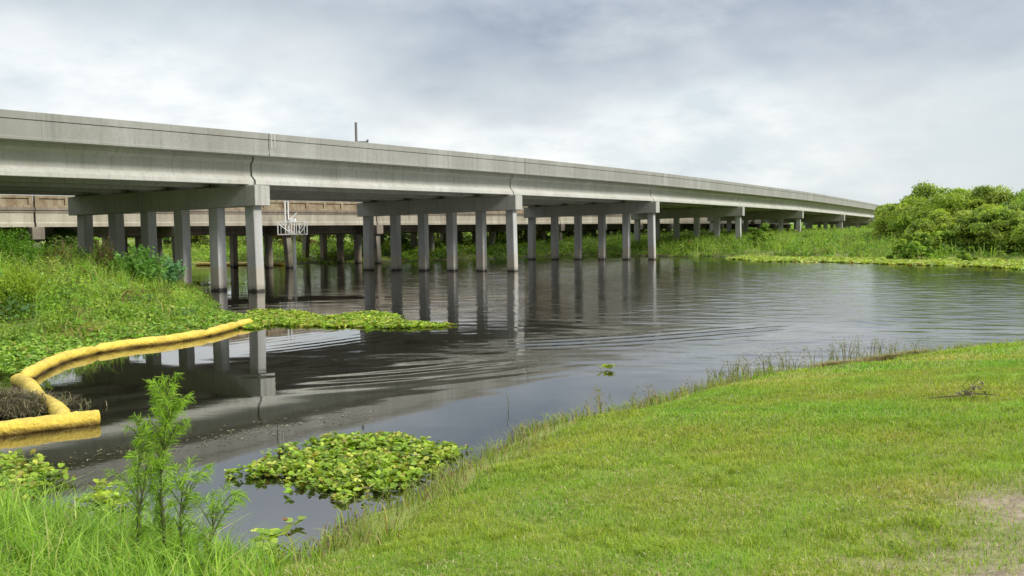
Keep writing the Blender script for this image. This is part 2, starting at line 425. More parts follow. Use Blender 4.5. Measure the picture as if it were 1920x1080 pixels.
sl_, md_ = soil(P), mud(P)
a = me.color_attributes.new('soil', 'FLOAT_COLOR', 'POINT')
a.data.foreach_set('color', np.column_stack([sl_, md_, np.zeros(len(P)), np.ones(len(P))]).astype(np.float32).ravel())
me.materials.append(M_ground)
g = bpy.data.objects.new('ground', me); col.objects.link(g); tag(g, kind='structure')

def axis2(segs):
    out = []
    for a_, b_, st in segs: out += list(np.linspace(a_, b_, max(1, int(round((b_ - a_) / st))), endpoint=False))
    return np.array(out + [segs[-1][1]])
wx = axis2([(-2500, -60, 400), (-60, -24, .6), (-24, 24, .09), (24, 60, .35), (60, 2500, 400)])
wy = axis2([(-200, 5, 30), (5, 36, .07), (36, 95, .15), (95, 3300, 300)])
gx, gy = np.meshgrid(wx, wy); PW = np.stack([gx.ravel(), gy.ravel()], 1)
chop = np.clip(.030 * PW[:, 1] + .05 * PW[:, 0] - .47 + .30 * wob(PW * np.array([.35, 1.0]), 9, 1) + .12 * wob(PW * np.array([.5, 1.0]), 2.5, 2), .03, 1)
fadeW = np.clip((PW[:, 0] + 60) / 30, 0, 1) * np.clip((60 - PW[:, 0]) / 20, 0, 1) * np.clip((PW[:, 1] - 5) / 2, 0, 1) * np.clip((95 - PW[:, 1]) / 15, 0, 1)
hw = np.zeros(len(PW)); wr = np.random.default_rng(11)
for i in range(64):
    lam = .42 * (4.6 ** wr.random()); th = math.radians(78) + wr.normal(0, .62); k = 2 * math.pi / lam
    am = .0011 * lam ** 1.15 * (1.0 if i % 2 else .7)
    grp = .6 + .4 * np.sin(PW[:, 0] * wr.uniform(-.5, .5) + PW[:, 1] * wr.uniform(-.7, .7) + wr.uniform(0, 6))
    hw += am * grp * np.sin(k * (PW[:, 0] * math.cos(th) + PW[:, 1] * math.sin(th)) + wr.uniform(0, 6.28))
hw *= chop * 1.3
# a short train of wavelets left by something that passed, and faint rings near the boom
for p0_, p1_, lam, am, wd in ((at(960, 648), at(1460, 612), .62, .0060, .9), (at(500, 655), at(700, 622), .45, .0007, 1.6), (at(560, 720), at(1010, 672), .7, .0014, 1.5)):
    d_ = unit(p1_ - p0_); n_ = np.array([-d_[1], d_[0]]); L_ = np.linalg.norm(p1_ - p0_)
    q = PW - p0_; u = q @ d_; v = q @ n_ + .5 * np.sin(u * .35)
    env = np.exp(-(v / wd) ** 2) * np.clip(u / 1.5 + .5, 0, 1) * np.clip((L_ - u) / 2 + .5, 0, 1)
    hw += am * env * np.sin(v * 6.28 / lam + .8 * np.sin(u * .9))
hw *= fadeW
nx, ny = len(wx), len(wy)
ii = (np.arange(ny - 1)[:, None] * nx + np.arange(nx - 1)[None, :]).ravel(); quads = np.stack([ii, ii + 1, ii + nx + 1, ii + nx], 1)
me = bpy.data.meshes.new('water')
me.vertices.add(len(PW)); me.vertices.foreach_set('co', np.column_stack([PW, hw]).astype(np.float32).ravel())
me.loops.add(quads.size); me.polygons.add(len(quads))
me.loops.foreach_set('vertex_index', quads.ravel().astype(np.int32))
me.polygons.foreach_set('loop_start', np.arange(0, quads.size, 4, dtype=np.int32)); me.polygons.foreach_set('loop_total', np.full(len(quads), 4, np.int32))
me.polygons.foreach_set('use_smooth', np.ones(len(quads), bool)); me.update(calc_edges=True)
a = me.color_attributes.new('chop', 'FLOAT_COLOR', 'POINT')
a.data.foreach_set('color', np.repeat((chop * fadeW)[:, None], 4, axis=1).astype(np.float32).ravel())
me.materials.append(M_water); o = bpy.data.objects.new('water', me); col.objects.link(o); tag(o, kind='structure')

# ------------------------------------------------------------------ the new bridge
beta = math.radians(25); B = np.array([-math.cos(beta), math.sin(beta)])      # along a bent, away from the near edge
PP = [(-47.5, -6.5, 4.70), (-35.5, 9.9, 4.72), (-23.5, 25.8, 4.73), (-11.48, 41.7, 4.74), (0, 58, 4.75), (11.3, 75.5, 4.73), (22.8, 94, 4.60), (35, 114, 4.44), (47.9, 136, 4.14), (61.5, 160, 3.82), (76, 186, 3.5)]
PP = np.array(PP)
def edge_pt(t):
    i = int(min(max(math.floor(t), 0), len(PP) - 2)); u = t - i
    p0, p1, p2, p3 = PP[max(i - 1, 0)], PP[i], PP[i + 1], PP[min(i + 2, len(PP) - 1)]
    if i == 0: p0 = 2 * p1 - p2
    if i == len(PP) - 2: p3 = 2 * p2 - p1
    return 0.5 * ((2 * p1) + (-p0 + p2) * u + (2 * p0 - 5 * p1 + 4 * p2 - p3) * u * u + (-p0 + 3 * p1 - 3 * p2 + p3) * u ** 3)
LW = 10.5; FALL = 0.02
def bp(t, w, z):
    p = edge_pt(t); return np.array([p[0] + B[0] * w, p[1] + B[1] * w, p[2] + z - FALL * w])
br = empty('concrete_highway_bridge', (PP[3][0], PP[3][1], 0)); tag(br, 'long pale grey concrete highway bridge with smooth parapet, nearer and higher than the old one', 'bridge')
inv = Matrix.Translation(-Vector(br.location))
def into(o, par=None):
    o.parent = par or br
    if par is None: o.matrix_parent_inverse = inv
    return o
NS = len(PP) - 1
def ts(i, n, g=0.0015): return np.linspace(i + g, i + 1 - g, n)
for i in range(NS):
    m = MB(); m.sweep([[bp(t, -0.95, 1.235), bp(t, LW + .95, 1.235), bp(t, LW + .95, 1.45), bp(t, -0.95, 1.45)] for t in ts(i, 7, 0.0)])
    into(m.build('deck_slab', M_conc))
    m = MB(); m.sweep([[bp(t, -0.45, 1.454), bp(t, LW + .45, 1.454), bp(t, LW + .45, 1.50), bp(t, -0.45, 1.50)] for t in ts(i, 7, 0.0)])
    into(m.build('roadway', M_road))
    for side in (0, 1):
        W = lambda x: (x if side == 0 else LW - x)
        prof = [(-1.00, 1.20), (-1.00, 1.29), (-0.985, 1.31), (-0.985, 1.885), (-0.955, 1.89), (-0.955, 1.915), (-1.00, 1.92), (-1.00, 2.175), (-0.975, 2.19), (-0.80, 2.19), (-0.74, 1.90), (-0.50, 1.68), (-0.48, 1.453), (-0.94, 1.453), (-0.953, 1.20)]
        m = MB()
        n = 2 if side == 0 else 1
        for k in range(n):
            a_, b_ = i + k / n + (.0012 if k == 0 else .00015), i + (k + 1) / n - (.0012 if k == n - 1 else .00015)
            m.sweep([[bp(t, W(x), z) for x, z in prof] for t in np.linspace(a_, b_, 4)])
        into(m.build('parapet', M_para))
    # I girders
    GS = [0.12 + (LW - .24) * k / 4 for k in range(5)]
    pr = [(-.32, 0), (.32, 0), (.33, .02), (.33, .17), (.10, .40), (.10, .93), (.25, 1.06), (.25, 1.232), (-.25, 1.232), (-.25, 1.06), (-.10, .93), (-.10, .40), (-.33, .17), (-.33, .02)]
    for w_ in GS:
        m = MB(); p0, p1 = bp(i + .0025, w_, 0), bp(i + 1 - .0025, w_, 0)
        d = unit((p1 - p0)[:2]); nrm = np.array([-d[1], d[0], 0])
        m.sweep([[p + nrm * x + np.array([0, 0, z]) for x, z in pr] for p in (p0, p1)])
        into(m.build('girder', M_conc if w_ == GS[0] else M_cap))  # inner girders take the darker concrete, painting in shade under the deck
EB = np.array([B[0], B[1], 0]); EN = np.array([math.sin(beta), math.cos(beta), 0])
for i in range(1, NS + 1):
    p = edge_pt(i) if i < NS else PP[-1]
    m = MB(); q = lambda w_, n_, z: np.array([p[0], p[1], p[2]]) + EB * w_ + EN * n_ + np.array([0, 0, z - FALL * w_])
    T = .50
    m.sweep([[q(w_, -T, -.95), q(w_, T, -.95), q(w_, T, -.05), q(w_, -T, -.05)] for w_ in (-.56, LW + .56)])
    for w_ in GS:   # bearing pedestals
        m.sweep([[q(w_ + a_, -.42, -.049), q(w_ + a_, .42, -.049), q(w_ + a_, .42, -.003), q(w_ + a_, -.42, -.003)] for a_ in (-.3, .3)])
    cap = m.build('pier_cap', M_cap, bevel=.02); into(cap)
    for k in range(6):
        w_ = LW * k / 5; m = MB(); r = .265
        zt = p[2] - .952 - FALL * w_
        c = p[:2] + B * w_
        off = 0.10 * (1 if k in (0, ) else (-1 if k == 5 else 0))
        sec = []
        ch = .03
        base = [(-r, -r + ch), (-r + ch, -r), (r - ch, -r), (r, -r + ch), (r, r - ch), (r - ch, r), (-r + ch, r), (-r, r - ch)]
        for z, o_ in ((zt, 0), (-2.2, off)):
            sec.append([np.array([c[0], c[1], z]) + EB * (x - o_) + EN * y for x, y in base])
        m.sweep(sec)
        o = m.build('pile', M_pile); o.parent = cap
# pale sealant at the parapet joint over the first pier
for dt in (0.0045, 0.0145):
    m = MB(); t0 = 3 + dt
    m.sweep([[bp(t0 + e, -1.012, 1.55), bp(t0 + e, -.983, 1.55), bp(t0 + e, -.983, 2.17), bp(t0 + e, -1.012, 2.17)] for e in (0, .0025)])
    into(m.build('joint_seal', M_conc))

# post behind the parapet
c = atY(668, 262, 52.0)
m = MB(); m.tube([(0, 0, -1.3), (0, 0, .95)], [.075, .07], 10)
root = empty('roadside_post', (c[0], c[1], c[2])); tag(root, 'short dark grey post sticking up above the parapet of the new bridge', 'post')
o = m.build('post', M_galv, root)
m = MB(); m.box((.35, 0, -.13), (.30, 0, 0), (0, .05, 0), (0, 0, .04)); m.box((.62, 0, -.06), (.05, 0, 0), (0, .05, 0), (0, 0, .06)); m.tube([(0, 0, -.13), (.1, 0, -.13)], .03)
m.build('bracket', M_galv, root)

# ------------------------------------------------------------------ the old bridge
D = unit(np.array([.6, .8])); Nn = np.array([-D[1], D[0]])
O0 = np.array([-16.3, 68.0]); OW = 8.6
ob = empty('old_trestle_bridge', (O0[0], O0[1], 0)); tag(ob, 'low old concrete bridge with brown stained railing behind the new bridge', 'bridge')
oinv = Matrix.Translation(-Vector(ob.location))
def intoo(o): o.parent = ob; o.matrix_parent_inverse = oinv; return o
def op(t, w_, z): 
    b_ = 0.0006 * max(t, 0) ** 2 * 0.8
    zz = -0.00003 * max(t - 30, 0) ** 2
    return np.array([*(O0 + D * t + Nn * (w_ + b_)), z + zz])
SPN = 9.1
J = list(range(-6, 14))
for j in J[:-1]:
    t0, t1 = j * SPN + .06, (j + 1) * SPN - .06
    for w_ in [0.0, 2.0, 4.1, 6.2, 8.3]:
        prg = [(-.16, 2.48), (.16, 2.48), (.16, 2.70), (.09, 2.85), (.09, 3.905), (-.09, 3.905), (-.09, 2.85), (-.16, 2.70)]  # inner girders drawn extra deep so the underside closes to a dark band
        if w_ in (0.0, 8.3): prg = [(-.12, 3.10), (.2, 3.10), (.2, 3.3), (.2, 3.905), (-.06, 3.905), (-.06, 3.80), (-.06, 3.38), (-.12, 3.30)]
        gp = 0 if w_ in (0.0, 8.3) else .35
        m = MB(); m.sweep([[op(t, w_ + x, z) for x, z in prg] for t in (t0 + gp, t1 - gp)])
        intoo(m.build('girder', M_old if w_ == 0 else M_oldcap))  # all but the near girder coloured darker to stand for underside shade
    m = MB(); m.sweep([[op(t, -.10, 3.91), op(t, OW, 3.91), op(t, OW, 4.22), op(t, -.16, 4.22), op(t, -.16, 4.06), op(t, -.10, 4.04)] for t in (t0 - .03, t1 + .03)])
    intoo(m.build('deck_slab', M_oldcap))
    for side in (0, 1):
        W = lambda x: (x if side == 0 else OW - .1 - x)
        m = MB()
        def slab(a_, b_, x0_, x1_, z0_, z1_):
            m.sweep([[op(t, W(x0_), z0_), op(t, W(x1_), z0_), op(t, W(x1_), z1_), op(t, W(x0_), z1_)] for t in (a_, b_)])
        slab(t0, t1, -.05, .16, 4.223, 4.36); slab(t0, t1, -.05, .16, 4.74, 4.90)
        slab(t0, t1, .03, .12, 4.361, 4.739)
        n = 5
        for k in range(n + 1):
            tt = t0 + .12 + (t1 - t0 - .24) * k / n
            slab(tt - .12, tt + .12, -.055, .158, 4.363, 4.737)
        intoo(m.build('railing', M_oldrail))
for j in J:
    t = j * SPN
    m = MB(); m.sweep([[op(t - .36, w_, 2.38), op(t + .36, w_, 2.38), op(t + .36, w_, 3.09), op(t - .36, w_, 3.09)] for w_ in (-.45, OW + .3)])
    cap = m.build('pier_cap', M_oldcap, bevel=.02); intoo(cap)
    for k, w_ in enumerate((0.05, 2.15, 4.25, 6.3, 8.4)):
        bat = {0: -.42, 4: .42}.get(k, 0); tw = .22
        m = MB(); sec = []
        for z, o_ in ((2.378, 0), (-2.2, bat)):
            sec.append([op(t - tw, w_ + o_ - tw, z), op(t + tw, w_ + o_ - tw, z), op(t + tw, w_ + o_ + tw, z), op(t - tw, w_ + o_ + tw, z)])
        m.sweep(sec); o = m.build('pile', M_oldpile, bevel=.02); o.parent = cap; o.matrix_parent_inverse = oinv @ Matrix.Identity(4)
        o.matrix_parent_inverse = Matrix.Identity(4)

# gauge station in front of the old bridge
c = atY(552, 440, 66.0); gs = empty('gauge_station', (c[0], c[1], 0)); tag(gs, 'white pipe framework on a slim pole standing in the water beside the old bridge', 'gauge station')
zb, zt = 2.45, 3.75
m = MB(); m.tube([(-.02, 0, -1.5), (-.02, 0, zb + .1)], .11, 10); m.build('pole', M_white, gs, smooth=False)
m = MB(); r = .038
x0_, x1_ = -1.05, .80
for yy in (-.45, .45):
    for x in (x0_, -.1, .25, x1_): m.tube([(x, yy, zb), (x, yy, zb + .85)], r, 6)
    for z in (zb, zb + .85): m.tube([(x0_, yy, z), (x1_, yy, z)], r, 6)
    m.tube([(x0_, yy, zb + .8), (-.1, yy, zb + .05)], r, 6); m.tube([(.25, yy, zb), (x1_, yy, zb + .8)], r, 6)
for x in (x0_, x1_):
    for z in (zb, zb + .85): m.tube([(x, -.45, z), (x, .45, z)], r, 6)
m.build('railing_frame', M_white, gs)
m = MB(); m.box((-.12, 0, zb - .03), (.95, 0, 0), (0, .5, 0), (0, 0, .025)); m.build('platform', M_oldcap, gs)
m = MB()
for x in (-.62, -.40): m.tube([(x, 0, zb), (x, 0, zb + 2.35)], .05, 8)
m.tube([(-.62, 0, zb + 2.3), (-.40, 0, zb + 2.3)], .035, 6)
m.tube([(-.62, 0, zb + .9), (.15, 0, zb + 1.0)], .06, 6); m.tube([(-.35, 0, zb + 1.0), (.2, 0, zb + 1.5)], .05, 6)
m.build('mast', M_white, gs)
m = MB(); m.box((-.1, 0, zb + .95), (.22, 0, 0), (0, .15, 0), (0, 0, .15)); m.build('instrument_box', M_white, gs, bevel=.02)

# ------------------------------------------------------------------ yellow booms
def spline(pts, n):
    pts = [np.asarray(p, float) for p in pts]; out = []
    for i in range(len(pts) - 1):
        p0 = pts[i - 1] if i else 2 * pts[0] - pts[1]; p1 = pts[i]; p2 = pts[i + 1]
        p3 = pts[i + 2] if i + 2 < len(pts) else 2 * pts[-1] - pts[-2]
        for u in np.linspace(0, 1, n, endpoint=False):
            out.append(.5 * (2 * p1 + (p2 - p0) * u + (2 * p0 - 5 * p1 + 4 * p2 - p3) * u * u + (3 * p1 - p0 - 3 * p2 + p3) * u ** 3))
    out.append(pts[-1]); return out
def boom_part(pts, r, zc, name, parent, pinch=(), n=14, ends=(1, 1), flat=.92, wr=.03):
    c = spline(pts, n); L = len(c); m = MB(); secs = []
    s = np.concatenate([[0], np.cumsum([np.linalg.norm(c[i + 1] - c[i]) for i in range(L - 1)])])
    for i, p in enumerate(c):
        t = unit(c[min(i + 1, L - 1)] - c[max(i - 1, 0)]); a = np.array([t[1], -t[0], 0])
        k = 1.0
        if ends[0]: k *= math.sqrt(min(1, (s[i] + .02) / .22)) if s[i] < .22 else 1
        if ends[1]: k *= math.sqrt(min(1, (s[-1] - s[i] + .02) / .22)) if s[-1] - s[i] < .22 else 1
        for q in pinch: k *= 1 - .38 * math.exp(-((s[i] / s[-1] - q) * s[-1] / .13) ** 2)
        sec = []
        for j in range(14):
            th = j * 2 * math.pi / 14
            rr = r * k * (1 + wr * math.sin(3 * th + s[i] * 5) + wr * math.sin(s[i] * 9 + 2 * th) + wr * rng.normal() * .9)
            sec.append(np.array([p[0], p[1], zc]) + a * rr * math.cos(th) + np.array([0, 0, 1]) * rr * flat * math.sin(th))
        secs.append(sec)
    m.sweep(secs); o = m.build(name, M_yel, parent, smooth=True)
    if parent: o.matrix_parent_inverse = Matrix.Translation(-Vector(parent.location))
    return o
c0 = at(250, 655)
bm1 = empty('containment_boom', (c0[0], c0[1], 0)); tag(bm1, 'long curved yellow floating boom along the weedy left bank', 'boom')
main = [at(*p) for p in ((392, 630), (315, 643), (227, 654), (160, 667), (110, 681), (65, 703), (45, 716))]
boom_part(main, .125, .08, 'float_section', bm1, pinch=(.001, .47), ends=(0, 1), wr=.045)
boom_part([at(*p) for p in ((472, 609), (438, 617), (388, 631))], .128, .085, 'float_section', bm1, pinch=(.32, ), ends=(1, 1))
boom_part([at(*p) for p in ((27, 719), (50, 728), (65, 746), (73, 764))], .125, .085, 'float_section', bm1, ends=(1, 1))
boom_part([at(*p) for p in ((64, 757), (90, 766), (110, 781), (122, 798))], .125, .075, 'float_section', bm1, ends=(1, 1))
c0 = at(100, 810)
bm2 = empty('containment_boom', (c0[0], c0[1], 0)); tag(bm2, 'short straight yellow boom with a cut square end at the left edge of the photo', 'boom')
boom_part([at(*p) for p in ((-420, 858), (-200, 836), (0, 816), (90, 805), (185, 793))], .115, .075, 'float_section', bm2, ends=(0, 0), flat=1.0)
c0 = at(450, 489)
bm3 = empty('containment_boom', (c0[0], c0[1], 0)); tag(bm3, 'distant yellow boom seen between the piles under the bridges', 'boom')
y_ = [at(365, 497)*.985, at(450, 497)*.985, at(535, 497)*.985]
boom_part([*y_], .17, .12, 'float_section', bm3)

# ------------------------------------------------------------------ vegetation helpers
GREENS = [(.19, .33, .04), (.22, .36, .05), (.26, .39, .06), (.14, .25, .03), (.31, .42, .07)]
def clump_leaves(cx, rad, hgt, nleaf, size, tint, aspect=.5, shape='diamond', droop=.3):
    """leaf faces spread over many rounded clumps; cx (K,3) clump bases"""
    K = len(cx); idx = np.repeat(np.arange(K), nleaf)
    N = len(idx)
    th = rng.uniform(0, 2 * math.pi, N); u = rng.uniform(0.0, 1, N); rr = rng.uniform(.55, 1.0, N) ** .7
    sx = np.sqrt(1 - u * u)
    d = np.stack([np.cos(th) * sx, np.sin(th) * sx, u], 1)
    P = cx[idx] + d * np.stack([rad[idx] * rr, rad[idx] * rr, hgt[idx] * rr], 1)
    n = d + rng.normal(0, .55, (N, 3)) + np.array([0, 0, .3])
    s = size * rng.uniform(.6, 1.4, N)
    V, k = leaf_geo(P, n, s, aspect, shape)
    C = np.clip(tint[idx] * (1 + rng.normal(0, .18, (N, 1))), .004, 1)
    return V, C, k
def sample(poly, n, bbox):
    out = []
    while sum(map(len, out)) < n:
        p = np.column_stack([rng.uniform(bbox[0], bbox[1], n), rng.uniform(bbox[2], bbox[3], n)])
        out.append(p[inside(p, poly)])
    return np.concatenate(out)[:n]

def tree(name, x, y, R, H, nblob, nleaf, leaf, cols, label, cat, group=None, base=None, low=.12):
    z0 = float(height([(x, y)])[0]) if base is None else base
    root = empty(name, (x, y, z0)); tag(root, label, cat, group)
    ph = rng.uniform(0, 6.28, 4)
    P = []; rad = []
    for i in range(nblob):
        th = rng.uniform(0, 6.28); u = rng.uniform(low, 1)
        env = math.sqrt(max(0.04, 1 - ((u - .36) / .70) ** 2)) * (1 + .18 * math.sin(2 * th + ph[0]) + .12 * math.sin(3 * th + ph[1]))
        rr = R * env * rng.uniform(.25, 1.0) ** .5
        P.append((math.cos(th) * rr, math.sin(th) * rr, H * u * (0.90 + .1 * math.sin(th * 2 + ph[2])))); rad.append(R * rng.uniform(.15, .28))
    P = np.array(P); rad = np.array(rad)
    idx = np.repeat(np.arange(nblob), nleaf); N = len(idx)
    d = unit(rng.normal(size=(N, 3))); d[:, 2] = np.where(d[:, 2] < -.35, -d[:, 2], d[:, 2])
    rr = rng.uniform(.35, 1.08, N) ** .6 * np.where(rng.random(N) < .10, rng.uniform(1.0, 1.45, N), 1)
    pos = P[idx] + d * (rad[idx] * rr)[:, None] * np.array([1, 1, .75])
    pos[:, 2] = np.maximum(pos[:, 2], .05)
    n = d + rng.normal(0, .8, (N, 3)) + np.array([0, 0, .45])
    V, k = leaf_geo(pos, n, leaf * rng.uniform(.6, 1.4, N), .55)
    bc = mixcol(nblob, cols, .16)
    C = np.clip(bc[idx] * (1 + rng.normal(0, .16, (N, 1))), .004, 1)
    np_mesh('crown', V, 4, M_leaf, C, root)
    m = MB()
    m.tube([(0, 0, -.3), (.05 * R, .03 * R, H * .3), (.02 * R, -.05 * R, H * .62)], [.045 * H * .5, .03 * H * .5, .012 * H * .5], 7)
    for i in range(min(nblob, 9)):
        p = P[i]; m.tube([(0.03 * R, 0, H * rng.uniform(.02, .3)), (p[0] * .5, p[1] * .5, p[2] * .5), tuple(p)], [.013 * H, .009 * H, .004 * H], 5)
    m.build('trunk', M_bark, root)
    return root

# ------------------------------------------------------------------ far trees on the right
YG = [(.28, .39, .06), (.33, .43, .07), (.30, .39, .06), (.21, .31, .05), (.38, .46, .09)]
RT = [  # px, top y, depth, radius
    (1692, 384, 92, 2.5, 'small pale tree with loose thin top right where the bridge disappears'),
    (1718, 372, 84, 3.0, 'bushy tree just right of the end of the bridge'),
    (1765, 357, 80, 4.0, 'broad rounded tree left of the middle of the far right thicket'),
    (1830, 363, 82, 3.8, 'dense tree in the middle of the far right thicket'),
    (1893, 350, 78, 3.8, 'tallest tree at the right edge of the photo'),
    (1785, 405, 72, 2.8, 'low spreading tree in front of the far right thicket'),
    (1868, 396, 70, 3.0, 'bushy shrub tree near the water at the right edge'),
    (1955, 370, 72, 4.0, 'tree cut by the right edge of the photo'),
    (1925, 408, 67, 2.4, 'lower bush cut by the right edge above the green mat'),
    (1668, 418, 90, 1.8, 'low shrub beneath the end of the bridge'),
]
for px, py, Yd, Rr, lab in RT:
    c = atY(px, py, Yd); zg = float(height([c[:2]])[0]); Hh = c[2] - zg
    tree('broadleaf_tree', c[0], Yd, Rr, Hh * 1.0, 105, 270, .21, YG if rng.random() < .8 else GREENS, lab, 'tree', 'trees on the far right bank', low=.05)
for px, py, Yd, Rr, lab in ((1727, 440, 66, 1.15, 'round green bush by itself in front of the far trees'), (1690, 455, 67, .8, 'small bush to the left of the round bush'), (1810, 462, 62.5, .7, 'knee high bush above the floating mat on the right'), (1425, 424, 86, 1.0, 'light green bush poking up beside the fourth pier of the new bridge'), (1540, 437, 92, 1.3, 'low bush under the far end of the bridge')):
    c = atY(px, py, Yd); zg = float(height([c[:2]])[0]); Hh = c[2] - zg
    tree('bush', c[0], Yd, Rr, max(Hh, .7) * 1.05, 26, 260, .17, GREENS, lab, 'bush', 'bushes on the far bank', low=.0)

# shrubs beyond the old bridge
names = ['dark green', 'yellow green', 'mid green', 'olive', 'pale green']
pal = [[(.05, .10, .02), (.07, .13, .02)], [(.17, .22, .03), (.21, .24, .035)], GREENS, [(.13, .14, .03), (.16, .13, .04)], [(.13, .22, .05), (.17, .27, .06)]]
piece = ['just right of the first pier of the new bridge', 'left of the gauge station', 'behind the gauge station', 'right of the gauge station', 'left of the second pier of the new bridge', 'behind the left piles of the second pier', 'behind the middle piles of the second pier', 'behind the outermost pile of the second pier', 'between the second and third piers', 'behind the left piles of the third pier', 'behind the outermost pile of the third pier', 'right of the third pier of the new bridge', 'deep in shade beyond the third pier', 'left of the fourth pier of the new bridge']
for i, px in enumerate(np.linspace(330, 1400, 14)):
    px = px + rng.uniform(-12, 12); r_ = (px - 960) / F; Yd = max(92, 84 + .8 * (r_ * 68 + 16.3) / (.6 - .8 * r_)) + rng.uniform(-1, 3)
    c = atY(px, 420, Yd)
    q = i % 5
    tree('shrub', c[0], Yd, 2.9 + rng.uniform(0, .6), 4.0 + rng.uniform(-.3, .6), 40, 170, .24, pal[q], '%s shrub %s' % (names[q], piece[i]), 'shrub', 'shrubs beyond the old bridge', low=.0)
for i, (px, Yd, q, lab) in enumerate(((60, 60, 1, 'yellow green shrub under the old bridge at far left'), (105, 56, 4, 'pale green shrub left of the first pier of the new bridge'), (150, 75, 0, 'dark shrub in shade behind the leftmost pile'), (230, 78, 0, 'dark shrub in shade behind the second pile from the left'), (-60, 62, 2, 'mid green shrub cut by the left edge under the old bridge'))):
    c = atY(px, 420, Yd); tree('shrub', c[0], Yd, 1.9, 2.0 if Yd < 70 else 2.4, 30, 240, .16, pal[q], lab, 'shrub', 'shrubs on the left bank', low=.0)

# the wood on the skyline far off reads as one mass
Pw = np.column_stack([rng.uniform(-260, 330, 900), rng.uniform(215, 300, 900)])
Kz = height(Pw); V, C, k = clump_leaves(np.column_stack([Pw, Kz]), rng.uniform(3, 6, 900), rng.uniform(2.2, 4.2, 900), 60, .9, mixcol(900, GREENS, .2))
tag(np_mesh('distant_wood', V, k, M_leaf, C), 'low distant wood on the skyline behind the bridges', 'wood', kind='stuff')

# ------------------------------------------------------------------ far bank ground cover
def cover(name, poly, bbox, K, rad, hgt, nleaf, size, cols, label, blades=0, bh=.6, keep=None, cat='undergrowth', w=None, dmin=0.0, shape='diamond', aspect=.45):
    P = sample(poly, K, bbox)
    if keep is not None: P = P[keep(P)]
    K = len(P); z = height(P); d = np.clip(sdist(P, poly), 0, 2) / 2
    r = rng.uniform(.6, 1.3, K) * rad; h = rng.uniform(.5, 1.3, K) * hgt * (.3 + .7 * d)
    V, C, k = clump_leaves(np.column_stack([P, z - .03]), r, h, nleaf, size, mixcol(K, cols, .15, w), aspect, shape)
    o = tag(np_mesh(name, V, k, M_leaf, C), label, cat, kind='stuff')
    return o
FB = [(.15, .28, .03), (.19, .33, .04), (.23, .37, .05), (.11, .20, .025), (.28, .38, .07), (.24, .29, .07), (.24, .17, .08)]
cover('undergrowth', FAR, (-10, 60, 55, 150), 5200, .8, .95, 50, .22, FB, 'rank green weeds covering the far bank between the bridge and the trees',
      w=[.2, .22, .2, .12, .16, .06, .04], keep=lambda P: (P[:, 1] < 60 + 1.5 * P[:, 0] + 60))
cover('undergrowth', FAR, (-60, 10, 70, 110), 2600, .75, .8, 40, .24, GREENS + [(.22, .27, .05)], 'bright low weeds on the shore under the old bridge')
# tall grassy shoots that break the top of the far bank
P = sample(FAR, 9000, (10, 45, 60, 125)); z = height(P)
V = blade_geo(np.column_stack([P, z]), rng.uniform(.4, 1.35, len(P)), .05, rng.uniform(.2, .8, len(P)))
C = mixcol(len(P), GREENS + [(.2, .25, .05)], .2); tag(np_mesh('tall_grass', V, 4, M_grass, np.concatenate([C, C])), 'tall grass shoots rising over the far bank weeds', 'tall grass', kind='stuff')

# ------------------------------------------------------------------ left bank
nk = 3600
P = sample(LEFT, nk, (-34, -9, 20, 62)); z = height(P); d = np.clip(sdist(P, LEFT), 0, 5)
def leftH(P, d): return .25 + .85 * np.clip(d / 3.4, 0, 1) + .30 * np.clip(wob(P, 5, 1), -1, 1.3) * np.clip(d / 2, 0, 1)
h = np.clip(leftH(P, d), .12, 2.2); r = rng.uniform(.3, .75, nk)
pr_ = [(.19, .34, .04), (.23, .38, .05), (.28, .41, .06), (.13, .23, .03), (.34, .42, .09), (.24, .20, .06), (.20, .11, .06), (.10, .20, .10)]
V, C, k = clump_leaves(np.column_stack([P, z - .05]), r, h * rng.uniform(.7, 1.2, nk), 130, .115, mixcol(nk, pr_, .16, [.2, .22, .18, .14, .12, .06, .03, .05]), .42)
tag(np_mesh('undergrowth', V, k, M_leaf, C), 'thick tangle of leafy weeds covering the left bank', 'undergrowth', kind='stuff')
P = sample(LEFT, 17000, (-34, -9, 20, 58)); z = height(P); d = np.clip(sdist(P, LEFT), 0, 5)
hh = (leftH(P, d) + .15) * rng.uniform(.5, 1.25, len(P))
keep = wob(P, 7, 2) > -.35; P, z, hh = P[keep], z[keep], hh[keep]
V = blade_geo(np.column_stack([P, z]), hh, .022, rng.uniform(.15, .8, len(P)))
C = mixcol(len(P), [(.18, .34, .03), (.25, .41, .05), (.32, .42, .08), (.36, .33, .13)], .2, [.35, .35, .2, .1])
tag(np_mesh('tall_grass', V, 4, M_grass, np.concatenate([C, C])), 'long grass growing through the left bank weeds', 'tall grass', kind='stuff')

